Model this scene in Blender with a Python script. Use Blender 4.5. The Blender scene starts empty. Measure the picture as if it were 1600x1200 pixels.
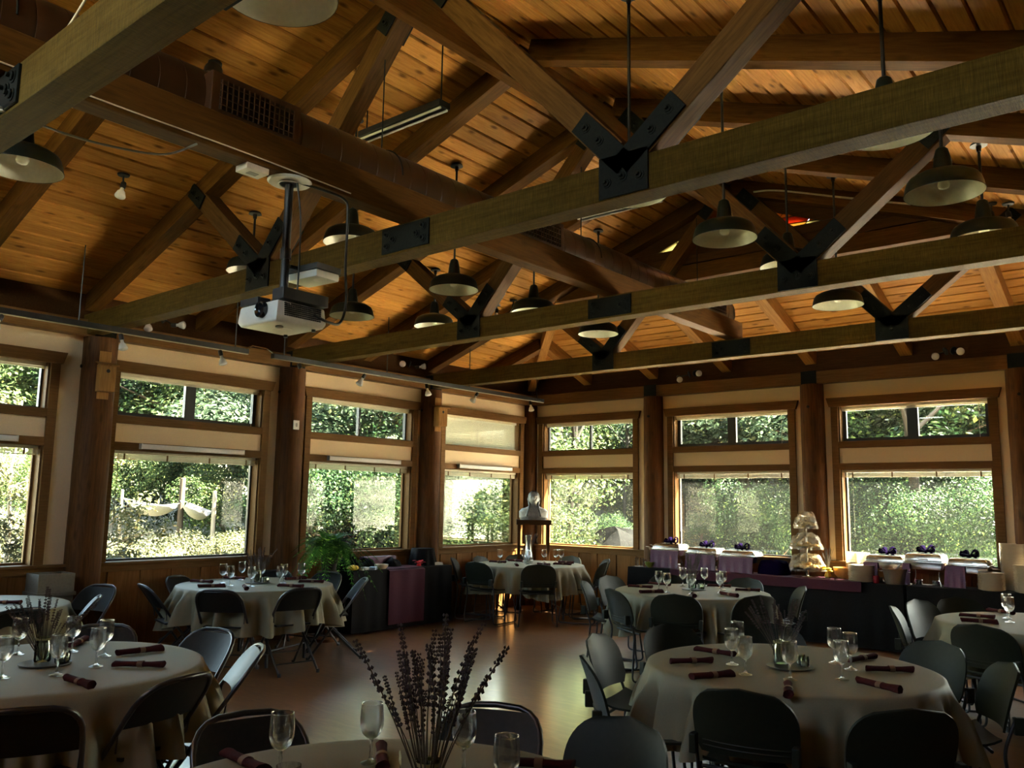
import bpy, bmesh, math, random
from mathutils import Matrix, Vector
C = bpy.context.scene.collection
R = math.radians
PI = math.pi
random.seed(7)

# ---------------------------------------------------------------- camera, sky, sun, exposure
sc = bpy.context.scene
cam = bpy.data.cameras.new('camera')
cam.sensor_fit = 'HORIZONTAL'
cam.sensor_width = 36.0
cam.lens = 1312.73 / 1600 * 36.0
cam.clip_end = 400
camo = bpy.data.objects.new('camera', cam)
C.objects.link(camo)
_y, _p, _r = R(-39.6833), R(8.0149), R(0.8981)
_fw = Vector((math.sin(_y) * math.cos(_p), math.cos(_y) * math.cos(_p), math.sin(_p)))
_rt = Vector((math.cos(_y), -math.sin(_y), 0))
_up = _rt.cross(_fw)
_r2 = _rt * math.cos(_r) + _up * math.sin(_r)
_u2 = -_rt * math.sin(_r) + _up * math.cos(_r)
camo.matrix_world = Matrix(((_r2.x, _u2.x, -_fw.x, 8.6283), (_r2.y, _u2.y, -_fw.y, -10.8924), (_r2.z, _u2.z, -_fw.z, 1.62), (0, 0, 0, 1)))
sc.camera = camo

wd = bpy.data.worlds.new('sky')
sc.world = wd
wd.use_nodes = True
nt = wd.node_tree
nt.nodes.clear()
sky = nt.nodes.new('ShaderNodeTexSky')
sky.sky_type = 'NISHITA'
sky.sun_disc = False
sky.sun_elevation = R(50)
sky.sun_rotation = R(53)
sky.air_density = 1.0
sky.dust_density = 2.0
bg = nt.nodes.new('ShaderNodeBackground')
bg.inputs[1].default_value = 0.30
wo = nt.nodes.new('ShaderNodeOutputWorld')
hue = nt.nodes.new('ShaderNodeMix'); hue.data_type = 'RGBA'; hue.blend_type = 'MULTIPLY'; hue.inputs[0].default_value = 1.0
hue.inputs[7].default_value = (1.12, 1.0, 0.80, 1)
nt.links.new(sky.outputs[0], hue.inputs[6])
nt.links.new(hue.outputs[2], bg.inputs[0])
nt.links.new(bg.outputs[0], wo.inputs[0])

sun = bpy.data.lights.new('sun', 'SUN')
sun.energy = 32.0
sun.angle = R(0.6)
sun.color = (1.0, 0.90, 0.74)
suno = bpy.data.objects.new('sun', sun)
C.objects.link(suno)
SUN_DIR = Vector((1.0, 0.75, 1.5)).normalized()
suno.rotation_euler = SUN_DIR.to_track_quat('Z', 'Y').to_euler()
suno.location = (12, 9, 18)

sc.view_settings.view_transform = 'Standard'
sc.view_settings.look = 'None'
sc.view_settings.gamma = 1.0
sc.view_settings.use_curve_mapping = False
sc.view_settings.exposure = 4.1
sc.cycles.max_bounces = 10
sc.cycles.diffuse_bounces = 6
sc.cycles.glossy_bounces = 4
sc.cycles.transmission_bounces = 8
sc.cycles.transparent_max_bounces = 24
sc.cycles.sample_clamp_indirect = 6.0
sc.cycles.blur_glossy = 1.0
sc.cycles.caustics_refractive = False
sc.cycles.caustics_reflective = False

# ---------------------------------------------------------------- mesh helpers
class M:
    def __init__(s):
        s.v = []; s.f = []
    def add(s, v, f):
        n = len(s.v)
        s.v += [tuple(p) for p in v]
        s.f += [tuple(i + n for i in q) for q in f]
        return s
    def box(s, x0, y0, z0, x1, y1, z1, mx=None):
        v = [(x0, y0, z0), (x1, y0, z0), (x1, y1, z0), (x0, y1, z0), (x0, y0, z1), (x1, y0, z1), (x1, y1, z1), (x0, y1, z1)]
        if mx is not None: v = [mx @ Vector(p) for p in v]
        return s.add(v, [(0, 3, 2, 1), (4, 5, 6, 7), (0, 1, 5, 4), (1, 2, 6, 5), (2, 3, 7, 6), (3, 0, 4, 7)])
    def prism(s, poly, a, b, mx=None):
        # poly: list of (u,v); extruded in third axis from a to b -> local (u,v,w)
        n = len(poly)
        v = [(p[0], p[1], a) for p in poly] + [(p[0], p[1], b) for p in poly]
        if mx is not None: v = [mx @ Vector(p) for p in v]
        f = [tuple(range(n - 1, -1, -1)), tuple(range(n, 2 * n))] + [(i, (i + 1) % n, n + (i + 1) % n, n + i) for i in range(n)]
        return s.add(v, f)
    def lathe(s, prof, n=16, mx=None, closed=False, cap=True):
        v = []; f = []
        for (r, z) in prof:
            for k in range(n):
                a = 2 * PI * k / n
                v.append((r * math.cos(a), r * math.sin(a), z))
        m = len(prof)
        for i in range(m - 1 + (1 if closed else 0)):
            j = (i + 1) % m
            for k in range(n):
                k2 = (k + 1) % n
                f.append((i * n + k, i * n + k2, j * n + k2, j * n + k))
        if not closed and cap:
            if prof[0][0] > 1e-6: f.append(tuple(range(n - 1, -1, -1)))
            if prof[-1][0] > 1e-6: f.append(tuple((m - 1) * n + k for k in range(n)))
        if mx is not None: v = [mx @ Vector(p) for p in v]
        return s.add(v, f)
    def tube(s, pts, r, n=8, cap=True, closed=False):
        pts = [Vector(p) for p in pts]
        m = len(pts)
        rr = r if isinstance(r, (list, tuple)) else [r] * m
        v = []; f = []
        u = None
        for i, p in enumerate(pts):
            a = pts[i - 1] if (i > 0 or closed) else p
            b = pts[(i + 1) % m] if (i < m - 1 or closed) else p
            t = (b - a)
            if t.length < 1e-9: t = Vector((0, 0, 1))
            t.normalize()
            if u is None:
                u = t.orthogonal().normalized()
            u = (u - t * u.dot(t))
            if u.length < 1e-6: u = t.orthogonal()
            u.normalize()
            w = t.cross(u)
            for k in range(n):
                an = 2 * PI * k / n
                v.append(p + (u * math.cos(an) + w * math.sin(an)) * rr[i])
        for i in range(m - 1 + (1 if closed else 0)):
            j = (i + 1) % m
            for k in range(n):
                k2 = (k + 1) % n
                f.append((i * n + k, i * n + k2, j * n + k2, j * n + k))
        if cap and not closed:
            f.append(tuple(range(n - 1, -1, -1)))
            f.append(tuple((m - 1) * n + k for k in range(n)))
        return s.add(v, f)
    def grid(s, fn, nu, nv, closed_u=False):
        v = [fn(i / (nu if closed_u else nu - 1), j / (nv - 1)) for j in range(nv) for i in range(nu)]
        f = []
        for j in range(nv - 1):
            for i in range(nu if closed_u else nu - 1):
                i2 = (i + 1) % nu
                f.append((j * nu + i, j * nu + i2, (j + 1) * nu + i2, (j + 1) * nu + i))
        return s.add(v, f)
    def slab(s, fn, nrm, nu, nv, th):
        # thick curved sheet: fn(u,v)->point, nrm(u,v)->offset direction
        top = [Vector(fn(i / (nu - 1), j / (nv - 1))) for j in range(nv) for i in range(nu)]
        bot = [top[j * nu + i] + Vector(nrm(i / (nu - 1), j / (nv - 1))) * th for j in range(nv) for i in range(nu)]
        n = nu * nv
        f = []
        for j in range(nv - 1):
            for i in range(nu - 1):
                a, b, c, d = j * nu + i, j * nu + i + 1, (j + 1) * nu + i + 1, (j + 1) * nu + i
                f.append((a, b, c, d)); f.append((d + n, c + n, b + n, a + n))
        for i in range(nu - 1):
            f.append((i + n, i + 1 + n, i + 1, i))
            o = (nv - 1) * nu
            f.append((o + i, o + i + 1, o + i + 1 + n, o + i + n))
        for j in range(nv - 1):
            a, d = j * nu, (j + 1) * nu
            f.append((a, d, d + n, a + n))
            a, d = j * nu + nu - 1, (j + 1) * nu + nu - 1
            f.append((a + n, d + n, d, a))
        return s.add(top + bot, f)
    def mesh(s, name, mat, smooth=None, bevel=0.0):
        me = bpy.data.meshes.new(name)
        me.from_pydata(s.v, [], s.f)
        if bevel > 0:
            bm = bmesh.new(); bm.from_mesh(me)
            ed = [e for e in bm.edges if len(e.link_faces) == 2 and e.calc_face_angle(0) > 0.6]
            bmesh.ops.bevel(bm, geom=ed, offset=bevel, segments=2, affect='EDGES', profile=0.6)
            bm.to_mesh(me); bm.free()
        if smooth is not None:
            me.shade_smooth()
            if smooth < 179: me.set_sharp_from_angle(angle=R(smooth))
        me.materials.append(mat)
        me.update()
        return me
    def obj(s, name, mat, parent=None, smooth=None, bevel=0.0, mx=None):
        o = bpy.data.objects.new(name, s.mesh(name, mat, smooth, bevel))
        C.objects.link(o)
        if parent is not None: o.parent = parent
        if mx is not None: o.matrix_basis = mx
        return o

def link(name, me, parent=None, mx=None):
    o = bpy.data.objects.new(name, me); C.objects.link(o)
    if parent is not None: o.parent = parent
    if mx is not None: o.matrix_basis = mx
    return o

def tag(o, label=None, cat=None, group=None, kind=None):
    if label: o['label'] = label
    if cat: o['category'] = cat
    if group: o['group'] = group
    if kind: o['kind'] = kind
    return o

def thing(name, label, cat, loc=(0, 0, 0), rz=0.0, group=None):
    o = bpy.data.objects.new(name, None); C.objects.link(o)
    o.empty_display_size = 0.1
    o.location = loc; o.rotation_euler = (0, 0, rz)
    return tag(o, label, cat, group)

KIDS = {}
def copy_thing(src, label, loc, rz=0.0, group=None, scale=None):
    def rec(o, parent):
        c = o.copy(); C.objects.link(c)
        c.parent = parent
        for ch in kids(o): rec(ch, c)
        return c
    def kids(o):
        if o.name not in KIDS: KIDS[o.name] = list(o.children)
        return KIDS[o.name]
    r = rec(src, None)
    r.location = loc; r.rotation_euler = (0, 0, rz)
    if scale: r.scale = (scale, scale, scale)
    if label: r['label'] = label
    if group: r['group'] = group
    return r

def T(x, y, z): return Matrix.Translation((x, y, z))
def RZ(a): return Matrix.Rotation(a, 4, 'Z')
def RX(a): return Matrix.Rotation(a, 4, 'X')
def RY(a): return Matrix.Rotation(a, 4, 'Y')
def frame(p0, p1, up=(0, 0, 1)):
    # local x from p0 to p1, origin at the middle
    p0, p1 = Vector(p0), Vector(p1)
    x = (p1 - p0).normalized(); up = Vector(up)
    y = up.cross(x)
    if y.length < 1e-6: y = Vector((0, 1, 0))
    y.normalize(); z = x.cross(y)
    m = (p0 + p1) / 2
    return Matrix(((x.x, y.x, z.x, m.x), (x.y, y.y, z.y, m.y), (x.z, y.z, z.z, m.z), (0, 0, 0, 1)))
def timber(name, p0, p1, w, h, mat, parent=None, origin=(0, 0, 0), up=(0, 0, 1), bevel=0.006):
    L = (Vector(p1) - Vector(p0)).length / 2
    return M().box(-L, -w / 2, -h / 2, L, w / 2, h / 2).obj(name, mat, parent, bevel=bevel, mx=T(*[-c for c in origin]) @ frame(p0, p1, up))
def arc(cx, cy, r, a0, a1, n):
    return [(cx + r * math.cos(R(a0 + (a1 - a0) * i / n)), cy + r * math.sin(R(a0 + (a1 - a0) * i / n))) for i in range(n + 1)]

# ---------------------------------------------------------------- materials
def newmat(name):
    m = bpy.data.materials.new(name); m.use_nodes = True
    t = m.node_tree; t.nodes.clear()
    out = t.nodes.new('ShaderNodeOutputMaterial')
    b = t.nodes.new('ShaderNodeBsdfPrincipled')
    t.links.new(b.outputs[0], out.inputs[0])
    return m, t, b, out
def N(t, typ, **kw):
    n = t.nodes.new(typ)
    for k, v in kw.items():
        if hasattr(n, k): setattr(n, k, v)
        else: n.inputs[k].default_value = v
    return n
def ramp(t, fac, stops):
    r = t.nodes.new('ShaderNodeValToRGB')
    e = r.color_ramp.elements
    while len(e) < len(stops): e.new(0.5)
    for i, (p, c) in enumerate(stops):
        e[i].position = p; e[i].color = (*c, 1) if len(c) == 3 else c
    t.links.new(fac, r.inputs[0])
    return r.outputs[0]
def mix(t, fac, a, b, blend='MIX'):
    n = t.nodes.new('ShaderNodeMix'); n.data_type = 'RGBA'; n.blend_type = blend
    for s, i in ((fac, 0), (a, 6), (b, 7)):
        if hasattr(s, 'is_linked'): t.links.new(s, n.inputs[i])
        else: n.inputs[i].default_value = s if i == 0 else (*s, 1)
    return n.outputs[2]
def coords(t, scale=(1, 1, 1), rand=True, kind='Object'):
    tc = N(t, 'ShaderNodeTexCoord'); mp = N(t, 'ShaderNodeMapping')
    mp.inputs['Scale'].default_value = scale
    src = tc.outputs[kind]
    if rand:
        oi = N(t, 'ShaderNodeObjectInfo')
        ml = N(t, 'ShaderNodeMath', operation='MULTIPLY'); ml.inputs[1].default_value = 37.0
        t.links.new(oi.outputs['Random'], ml.inputs[0])
        ad = N(t, 'ShaderNodeVectorMath', operation='ADD')
        t.links.new(src, ad.inputs[0]); t.links.new(ml.outputs[0], ad.inputs[1])
        src = ad.outputs[0]
    t.links.new(src, mp.inputs[0])
    return mp.outputs[0]
def bump(t, b, height, strength=0.3, dist=0.01):
    n = N(t, 'ShaderNodeBump'); n.inputs['Strength'].default_value = strength; n.inputs['Distance'].default_value = dist
    t.links.new(height, n.inputs['Height']); t.links.new(n.outputs[0], b.inputs['Normal'])
def plain(name, col, rough=0.5, metal=0.0, var=0.12, scale=9.0, spec=0.5, bmp=0.0, sheen=0.0):
    m, t, b, o = newmat(name)
    v = coords(t, (scale,) * 3)
    n = N(t, 'ShaderNodeTexNoise', Detail=4.0); t.links.new(v, n.inputs['Vector'])
    lo = tuple(c * (1 - var) for c in col); hi = tuple(min(1, c * (1 + var)) for c in col)
    t.links.new(ramp(t, n.outputs[0], [(0.3, lo), (0.7, hi)]), b.inputs['Base Color'])
    b.inputs['Roughness'].default_value = rough; b.inputs['Metallic'].default_value = metal
    b.inputs['Specular IOR Level'].default_value = spec
    if sheen: b.inputs['Sheen Weight'].default_value = sheen
    if bmp: bump(t, b, n.outputs[0], bmp, 0.01)
    return m
def wood(name, dark, light, axis=0, rough=0.55, grain=14.0, knots=0.0, saw=0.0, var=0.25, spec=0.05):
    m, t, b, o = newmat(name)
    s = [grain] * 3; s[axis] = grain * 0.07
    v = coords(t, tuple(s))
    n = N(t, 'ShaderNodeTexNoise', Detail=6.0, Roughness=0.6, Distortion=0.6); t.links.new(v, n.inputs['Vector'])
    col = ramp(t, n.outputs[0], [(0.28, dark), (0.72, light)])
    oi = N(t, 'ShaderNodeObjectInfo')
    h = N(t, 'ShaderNodeMapRange'); h.inputs['To Min'].default_value = 1 - var; h.inputs['To Max'].default_value = 1 + var * 0.6
    t.links.new(oi.outputs['Random'], h.inputs['Value'])
    hv = N(t, 'ShaderNodeHueSaturation'); t.links.new(col, hv.inputs['Color']); t.links.new(h.outputs[0], hv.inputs['Value'])
    col = hv.outputs[0]
    if knots:
        s2 = [9.0] * 3; s2[axis] = 3.6
        vo = N(t, 'ShaderNodeTexVoronoi', Scale=1.0, Randomness=1.0); t.links.new(coords(t, tuple(s2)), vo.inputs['Vector'])
        k = ramp(t, vo.outputs['Distance'], [(0.08, (1, 1, 1)), (0.22, (0, 0, 0))])
        ml = N(t, 'ShaderNodeMath', operation='MULTIPLY'); ml.inputs[1].default_value = knots
        t.links.new(k, ml.inputs[0])
        col = mix(t, ml.outputs[0], col, tuple(c * 0.35 for c in dark))
    t.links.new(col, b.inputs['Base Color'])
    b.inputs['Roughness'].default_value = rough; b.inputs['Specular IOR Level'].default_value = spec
    if saw:
        s3 = [3.0] * 3; s3[axis] = 95.0
        n3 = N(t, 'ShaderNodeTexNoise', Detail=3.0); t.links.new(coords(t, tuple(s3)), n3.inputs['Vector'])
        bump(t, b, n3.outputs[0], saw, 0.012)
        hs = mix(t, 0.55, col, ramp(t, n3.outputs[0], [(0.35, (0.35, 0.35, 0.35)), (0.65, (1.25, 1.25, 1.25))]), 'MULTIPLY')
        t.links.new(hs, b.inputs['Base Color'])
    else:
        bump(t, b, n.outputs[0], 0.15, 0.004)
    return m
def glassy(name, tint=(1, 1, 1), rough=0.0, refl=1.0):
    # thin sheet of window glass: clear where seen square on, mirror-like at grazing angles
    m, t, b, o = newmat(name)
    t.nodes.remove(b)
    tr = N(t, 'ShaderNodeBsdfTransparent'); tr.inputs[0].default_value = (*tint, 1)
    gl = N(t, 'ShaderNodeBsdfGlossy'); gl.inputs['Roughness'].default_value = rough
    lw = N(t, 'ShaderNodeFresnel', IOR=1.45)
    ml = N(t, 'ShaderNodeMath', operation='MULTIPLY'); ml.inputs[1].default_value = refl
    t.links.new(lw.outputs[0], ml.inputs[0])
    mx = N(t, 'ShaderNodeMixShader')
    t.links.new(ml.outputs[0], mx.inputs[0]); t.links.new(tr.outputs[0], mx.inputs[1]); t.links.new(gl.outputs[0], mx.inputs[2])
    t.links.new(mx.outputs[0], o.inputs[0])
    return m
def leafmat(name, c1, c2, trans=0.45, rough=0.55):
    m, t, b, o = newmat(name)
    g = N(t, 'ShaderNodeNewGeometry')
    col = ramp(t, g.outputs['Random Per Island'], [(0.0, c1), (0.91, c2), (0.95, tuple(min(1, c * k) for c, k in zip(c2, (4.2, 3.2, 2.6)))), (1.0, tuple(min(1, c * k) for c, k in zip(c2, (6.0, 4.4, 3.6))))])  # last two stops paint a few leaves bright for sunlit sparkle
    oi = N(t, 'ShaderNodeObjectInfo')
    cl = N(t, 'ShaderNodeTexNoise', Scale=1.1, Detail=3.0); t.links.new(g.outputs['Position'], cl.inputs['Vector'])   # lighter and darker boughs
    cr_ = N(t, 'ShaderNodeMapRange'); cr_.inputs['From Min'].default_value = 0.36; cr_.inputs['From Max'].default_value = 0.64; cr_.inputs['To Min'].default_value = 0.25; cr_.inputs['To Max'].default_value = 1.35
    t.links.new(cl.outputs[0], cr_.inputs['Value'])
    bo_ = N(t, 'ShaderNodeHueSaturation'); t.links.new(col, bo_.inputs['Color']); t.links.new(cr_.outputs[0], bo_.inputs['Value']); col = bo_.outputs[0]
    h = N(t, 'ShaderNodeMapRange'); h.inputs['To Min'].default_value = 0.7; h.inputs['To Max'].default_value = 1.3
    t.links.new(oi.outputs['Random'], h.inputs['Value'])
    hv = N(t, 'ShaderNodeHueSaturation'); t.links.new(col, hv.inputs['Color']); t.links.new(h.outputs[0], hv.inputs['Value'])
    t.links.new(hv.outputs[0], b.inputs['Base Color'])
    b.inputs['Roughness'].default_value = rough; b.inputs['Specular IOR Level'].default_value = 0.08
    tl = N(t, 'ShaderNodeBsdfTranslucent'); t.links.new(hv.outputs[0], tl.inputs[0])
    mx = N(t, 'ShaderNodeMixShader'); mx.inputs[0].default_value = trans
    t.links.new(b.outputs[0], mx.inputs[1]); t.links.new(tl.outputs[0], mx.inputs[2])
    t.links.new(mx.outputs[0], o.inputs[0])
    return m

PINE = {a: wood('knotty_pine_%s' % 'xyz'[a], (0.44, 0.185, 0.034), (0.70, 0.345, 0.076), a, 0.5, 10, knots=0.9, var=0.22) for a in (0, 1)}
RAFT = wood('rafter_fir', (0.080, 0.034, 0.007), (0.15, 0.068, 0.015), 0, 0.6, 12, knots=0.4)
JACK_LIT = wood('jack_rafter_fir_lit', (0.26, 0.112, 0.024), (0.44, 0.215, 0.052), 0, 0.6, 12, knots=0.4)  # rafter fir lightened: strong light on the hip put into the colour
CHORD = wood('rough_sawn_fir', (0.076, 0.042, 0.0065), (0.138, 0.084, 0.016), 0, 0.62, 9, knots=0.3, saw=0.5, spec=0.05)
STRUT = wood('strut_fir', (0.065, 0.030, 0.009), (0.13, 0.064, 0.019), 0, 0.6, 12, knots=0.3)
LOG = wood('log_post', (0.055, 0.021, 0.006), (0.135, 0.055, 0.015), 2, 0.6, 10, knots=0.4, var=0.1, spec=0.12)
TRIM = wood('window_trim', (0.12, 0.058, 0.018), (0.19, 0.098, 0.034), 0, 0.5, 12, var=0.12)
WAINS = wood('wainscot_fir', (0.14, 0.060, 0.017), (0.24, 0.112, 0.034), 2, 0.5, 12, var=0.2)
DARKWOOD = wood('frieze_board', (0.05, 0.021, 0.0075), (0.08, 0.035, 0.0125), 0, 0.6, 12)
PLASTER = plain('painted_plaster', (0.70, 0.52, 0.30), 0.75, var=0.05, scale=30, bmp=0.04)
STEEL = plain('black_steel', (0.007, 0.008, 0.006), 0.6, 0.0, 0.3, 14, spec=0.12)
BLACK = plain('black_paint', (0.012, 0.012, 0.012), 0.45, 0.0, 0.2)
DUCTM = plain('painted_duct', (0.042, 0.017, 0.007), 0.32, 0.0, 0.12, 3, spec=0.6)
SHADE = plain('green_enamel', (0.010, 0.013, 0.007), 0.45, 0.0, 0.2, spec=0.3)
WHITE_EN = plain('white_enamel', (0.88, 0.90, 0.80), 0.25, 0.0, 0.04)
ALU = plain('dark_bronze_frame', (0.010, 0.011, 0.010), 0.4, 0.0, 0.2)
BLIND = plain('blind_vinyl', (0.70, 0.63, 0.47), 0.45, 0.0, 0.05)
WHITEP = plain('white_plastic', (0.70, 0.67, 0.62), 0.45, 0.0, 0.05)
PANE = glassy('window_glass', (0.93, 0.96, 0.94), 0.0, 0.8)
_t = PANE.node_tree                                 # hazy glare put into the glass as a faint pale translucent veil
_tl = N(_t, 'ShaderNodeBsdfTranslucent'); _tl.inputs[0].default_value = (0.75, 0.80, 0.72, 1)
_mx = N(_t, 'ShaderNodeMixShader'); _mx.inputs[0].default_value = 0.0012
_out = [n for n in _t.nodes if n.type == 'OUTPUT_MATERIAL'][0]
_old = _out.inputs[0].links[0].from_socket
_t.links.new(_old, _mx.inputs[1]); _t.links.new(_tl.outputs[0], _mx.inputs[2]); _t.links.new(_mx.outputs[0], _out.inputs[0])
CLOTH = plain('linen_cloth', (0.225, 0.205, 0.125), 0.6, 0.0, 0.05, 40, spec=0.3)
FOLD = plain('chair_steel', (0.016, 0.017, 0.015), 0.42, 0.0, 0.15, spec=0.2)
FOLD_TUBE = plain('chair_tube', (0.016, 0.016, 0.016), 0.3, 0.0, 0.15, spec=0.7)
SHELL = plain('chair_shell', (0.016, 0.0175, 0.010), 0.5, 0.0, 0.1, spec=0.2)
NAPKIN = plain('maroon_napkin', (0.050, 0.011, 0.011), 0.9, 0.0, 0.2, 40, spec=0.1)
BAND = plain('napkin_band', (0.16, 0.085, 0.04), 0.6)
PURPLE = plain('purple_satin', (0.105, 0.026, 0.070), 0.5, 0.0, 0.15, 12)
MAROON = plain('maroon_runner', (0.060, 0.012, 0.022), 0.75, 0.0, 0.12, 30, spec=0.2)
VIOLET = plain('violet_tulle', (0.0050, 0.0016, 0.016), 0.9, 0.0, 0.3, 12, spec=0.02)
BLACKCLOTH = plain('black_cloth', (0.008, 0.0065, 0.0055), 0.85, 0.0, 0.25, 14, spec=0.15)
CHINA = plain('cream_china', (0.72, 0.62, 0.46), 0.25, 0.0, 0.04)
CHROME = plain('steel_bright', (0.72, 0.68, 0.62), 0.2, 1.0, 0.05)
LAV = plain('dried_lavender', (0.050, 0.028, 0.026), 0.85, 0.0, 0.4, 60)
STALK = plain('dried_stalk', (0.075, 0.055, 0.030), 0.8, 0.0, 0.3, 30)
# ================================================================ THE SETTING
W, D0 = 9.42, -13.2            # room: x 0..W, y D0..0
MS = 0.345                     # roof slope
ZC, ZR = 3.63, 3.46            # underside of boards / of rafters at the wall
WIN = [(-9.27, -7.54), (-6.865, -5.135), (-4.435, -2.685), (-2.03, -0.285)]     # left wall, along y
WINB = [(0.28, 1.985), (2.655, 4.375), (5.02, 6.73), (7.39, 9.1)]                               # back wall, along x
WINF = []                                                       # front wall behind the camera
ZS, ZA, ZB, ZT = 0.962, 2.09, 2.45, 2.86

floor_mat, ft, fb, fo = newmat('vinyl_floor')
fv = coords(ft, (1.6, 7.0, 1.0), rand=False)
fn = N(ft, 'ShaderNodeTexNoise', Scale=2.2, Detail=8.0, Roughness=0.65, Distortion=1.2); ft.links.new(fv, fn.inputs['Vector'])
fn2 = N(ft, 'ShaderNodeTexNoise', Scale=1.3, Detail=5.0); ft.links.new(coords(ft, (1, 1, 1), rand=False), fn2.inputs['Vector'])
fc = ramp(ft, fn.outputs[0], [(0.3, (0.23, 0.115, 0.048)), (0.5, (0.30, 0.155, 0.068)), (0.72, (0.39, 0.22, 0.105))])
ft.links.new(mix(ft, 0.4, fc, ramp(ft, fn2.outputs[0], [(0.3, (0.6, 0.6, 0.6)), (0.7, (1.2, 1.2, 1.2))]), 'MULTIPLY'), fb.inputs['Base Color'])
fr = N(ft, 'ShaderNodeMapRange'); fr.inputs['To Min'].default_value = 0.26; fr.inputs['To Max'].default_value = 0.36
ft.links.new(fn.outputs[0], fr.inputs['Value']); ft.links.new(fr.outputs[0], fb.inputs['Roughness'])
fb.inputs['Specular IOR Level'].default_value = 0.5; fb.inputs['Coat Weight'].default_value = 1.0; fb.inputs['Coat Roughness'].default_value = 0.19; fb.inputs['Coat IOR'].default_value = 1.8
bump(ft, fb, fn.outputs[0], 0.02, 0.003)
flo = M().box(-0.18, D0 - 0.18, -0.12, W + 0.18, 0.18, 0.0).obj('floor', floor_mat)
tag(flo, 'brown sheet floor with a soft sheen', kind='structure')

def wall_mesh(ops, a0, a1, zmax, th=0.18):
    # local x along the wall, y into the room (0 = inner face), z up
    m = M()
    m.box(a0, -th, 0, a1, 0, ZS - 0.03)
    m.box(a0, -th, 2.90, a1, 0, zmax)
    for o in ops: m.box(o[0], -th, ZA, o[1], 0, ZB)
    e = [a0] + [v for o in sorted(ops) for v in o] + [a1]
    for i in range(0, len(e), 2): m.box(e[i], -th, ZS - 0.03, e[i + 1], 0, 2.90)
    return m
def neg(l): return [(-b, -a) for a, b in l]
WL = RZ(R(-90)); WBk = RZ(R(180))
wl = wall_mesh(neg(WIN), -0.18, -D0 + 0.18, 3.62).obj('wall_left', PLASTER, mx=WL)
wb = wall_mesh(neg(WINB), -W - 0.18, 0.18, 3.62).obj('wall_back', PLASTER, mx=WBk)
wr = M().box(W, D0 - 0.18, 0, W + 0.18, 0.18, 3.62).obj('wall_right', DARKWOOD)  # unseen side wall, dark finish added to cut bounced fill
wf = wall_mesh(WINF, -0.18, W + 0.18, 3.62).add([], []).obj('wall_front', DARKWOOD, mx=T(0, D0, 0))  # unseen end wall, made dark so less light returns from behind
g = [(-0.2, 3.6), (W + 0.2, 3.6), (W / 2, 3.6 + MS * W / 2 + 0.1)]
M().prism(g, 0, 0.1, mx=T(0, D0, 0) @ RX(R(90))).obj('gable', DARKWOOD, wf)
for o_, l_ in ((wl, 'cream plaster wall with a row of windows'), (wb, 'cream plaster wall with windows above the buffet'), (wr, 'unseen side wall beside the camera, darkened to cut fill light'), (wf, 'unseen wall behind the camera, darkened to cut fill light')):
    tag(o_, l_, kind='structure')

# wall plates, friezes and steel caps
pl = timber('trim_1', (0.05, D0, 3.28), (0.05, -0.02, 3.28), 0.14, 0.16, TRIM); tag(pl, 'brown timber wall plate above the side windows', kind='structure')
pl = timber('trim_2', (0.12, -0.05, 3.28), (W, -0.05, 3.28), 0.14, 0.16, TRIM); tag(pl, 'brown timber wall plate above the buffet windows', kind='structure')
fz = M().box(0.0, D0, 3.36, 0.025, 0, 3.63).obj('trim_3', DARKWOOD); tag(fz, kind='structure')
fz = M().box(0.02, -0.025, 3.36, W, 0.0, 3.63).obj('trim_4', DARKWOOD); tag(fz, kind='structure')

# wainscot boards, aprons and sill caps (parts of the walls, in wall coordinates)
rnd = random.Random(3)
def wainscot(wall, a0, a1, skip=()):
    x = a0; k = 0; cache = {}
    while x < a1 - 0.05:
        w = 0.235 if k % 2 == 0 else 0.105
        w = min(w, a1 - x)
        key = (round(w, 3), k % 2)
        if key not in cache: cache[key] = M().box(0.0015, 0, 0.10, w - 0.0015, 0.016 if k % 2 == 0 else 0.026, 0.865).mesh('wainscot_board', WAINS, bevel=0.003)
        link('wainscot_board', cache[key], wall, T(x, 0, 0)); x += w; k += 1
    M().box(a0, 0, 0.865, a1, 0.030, 0.935).obj('apron', TRIM, wall, bevel=0.004)
    M().box(a0, 0, 0.935, a1, 0.060, 0.962).obj('sill_cap', TRIM, wall, bevel=0.006)
    M().box(a0, 0, 0.0, a1, 0.030, 0.10).obj('baseboard', TRIM, wall, bevel=0.004)
wainscot(wl, 0.03, 12.2)
wainscot(wb, -W + 0.02, -0.02)

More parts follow.
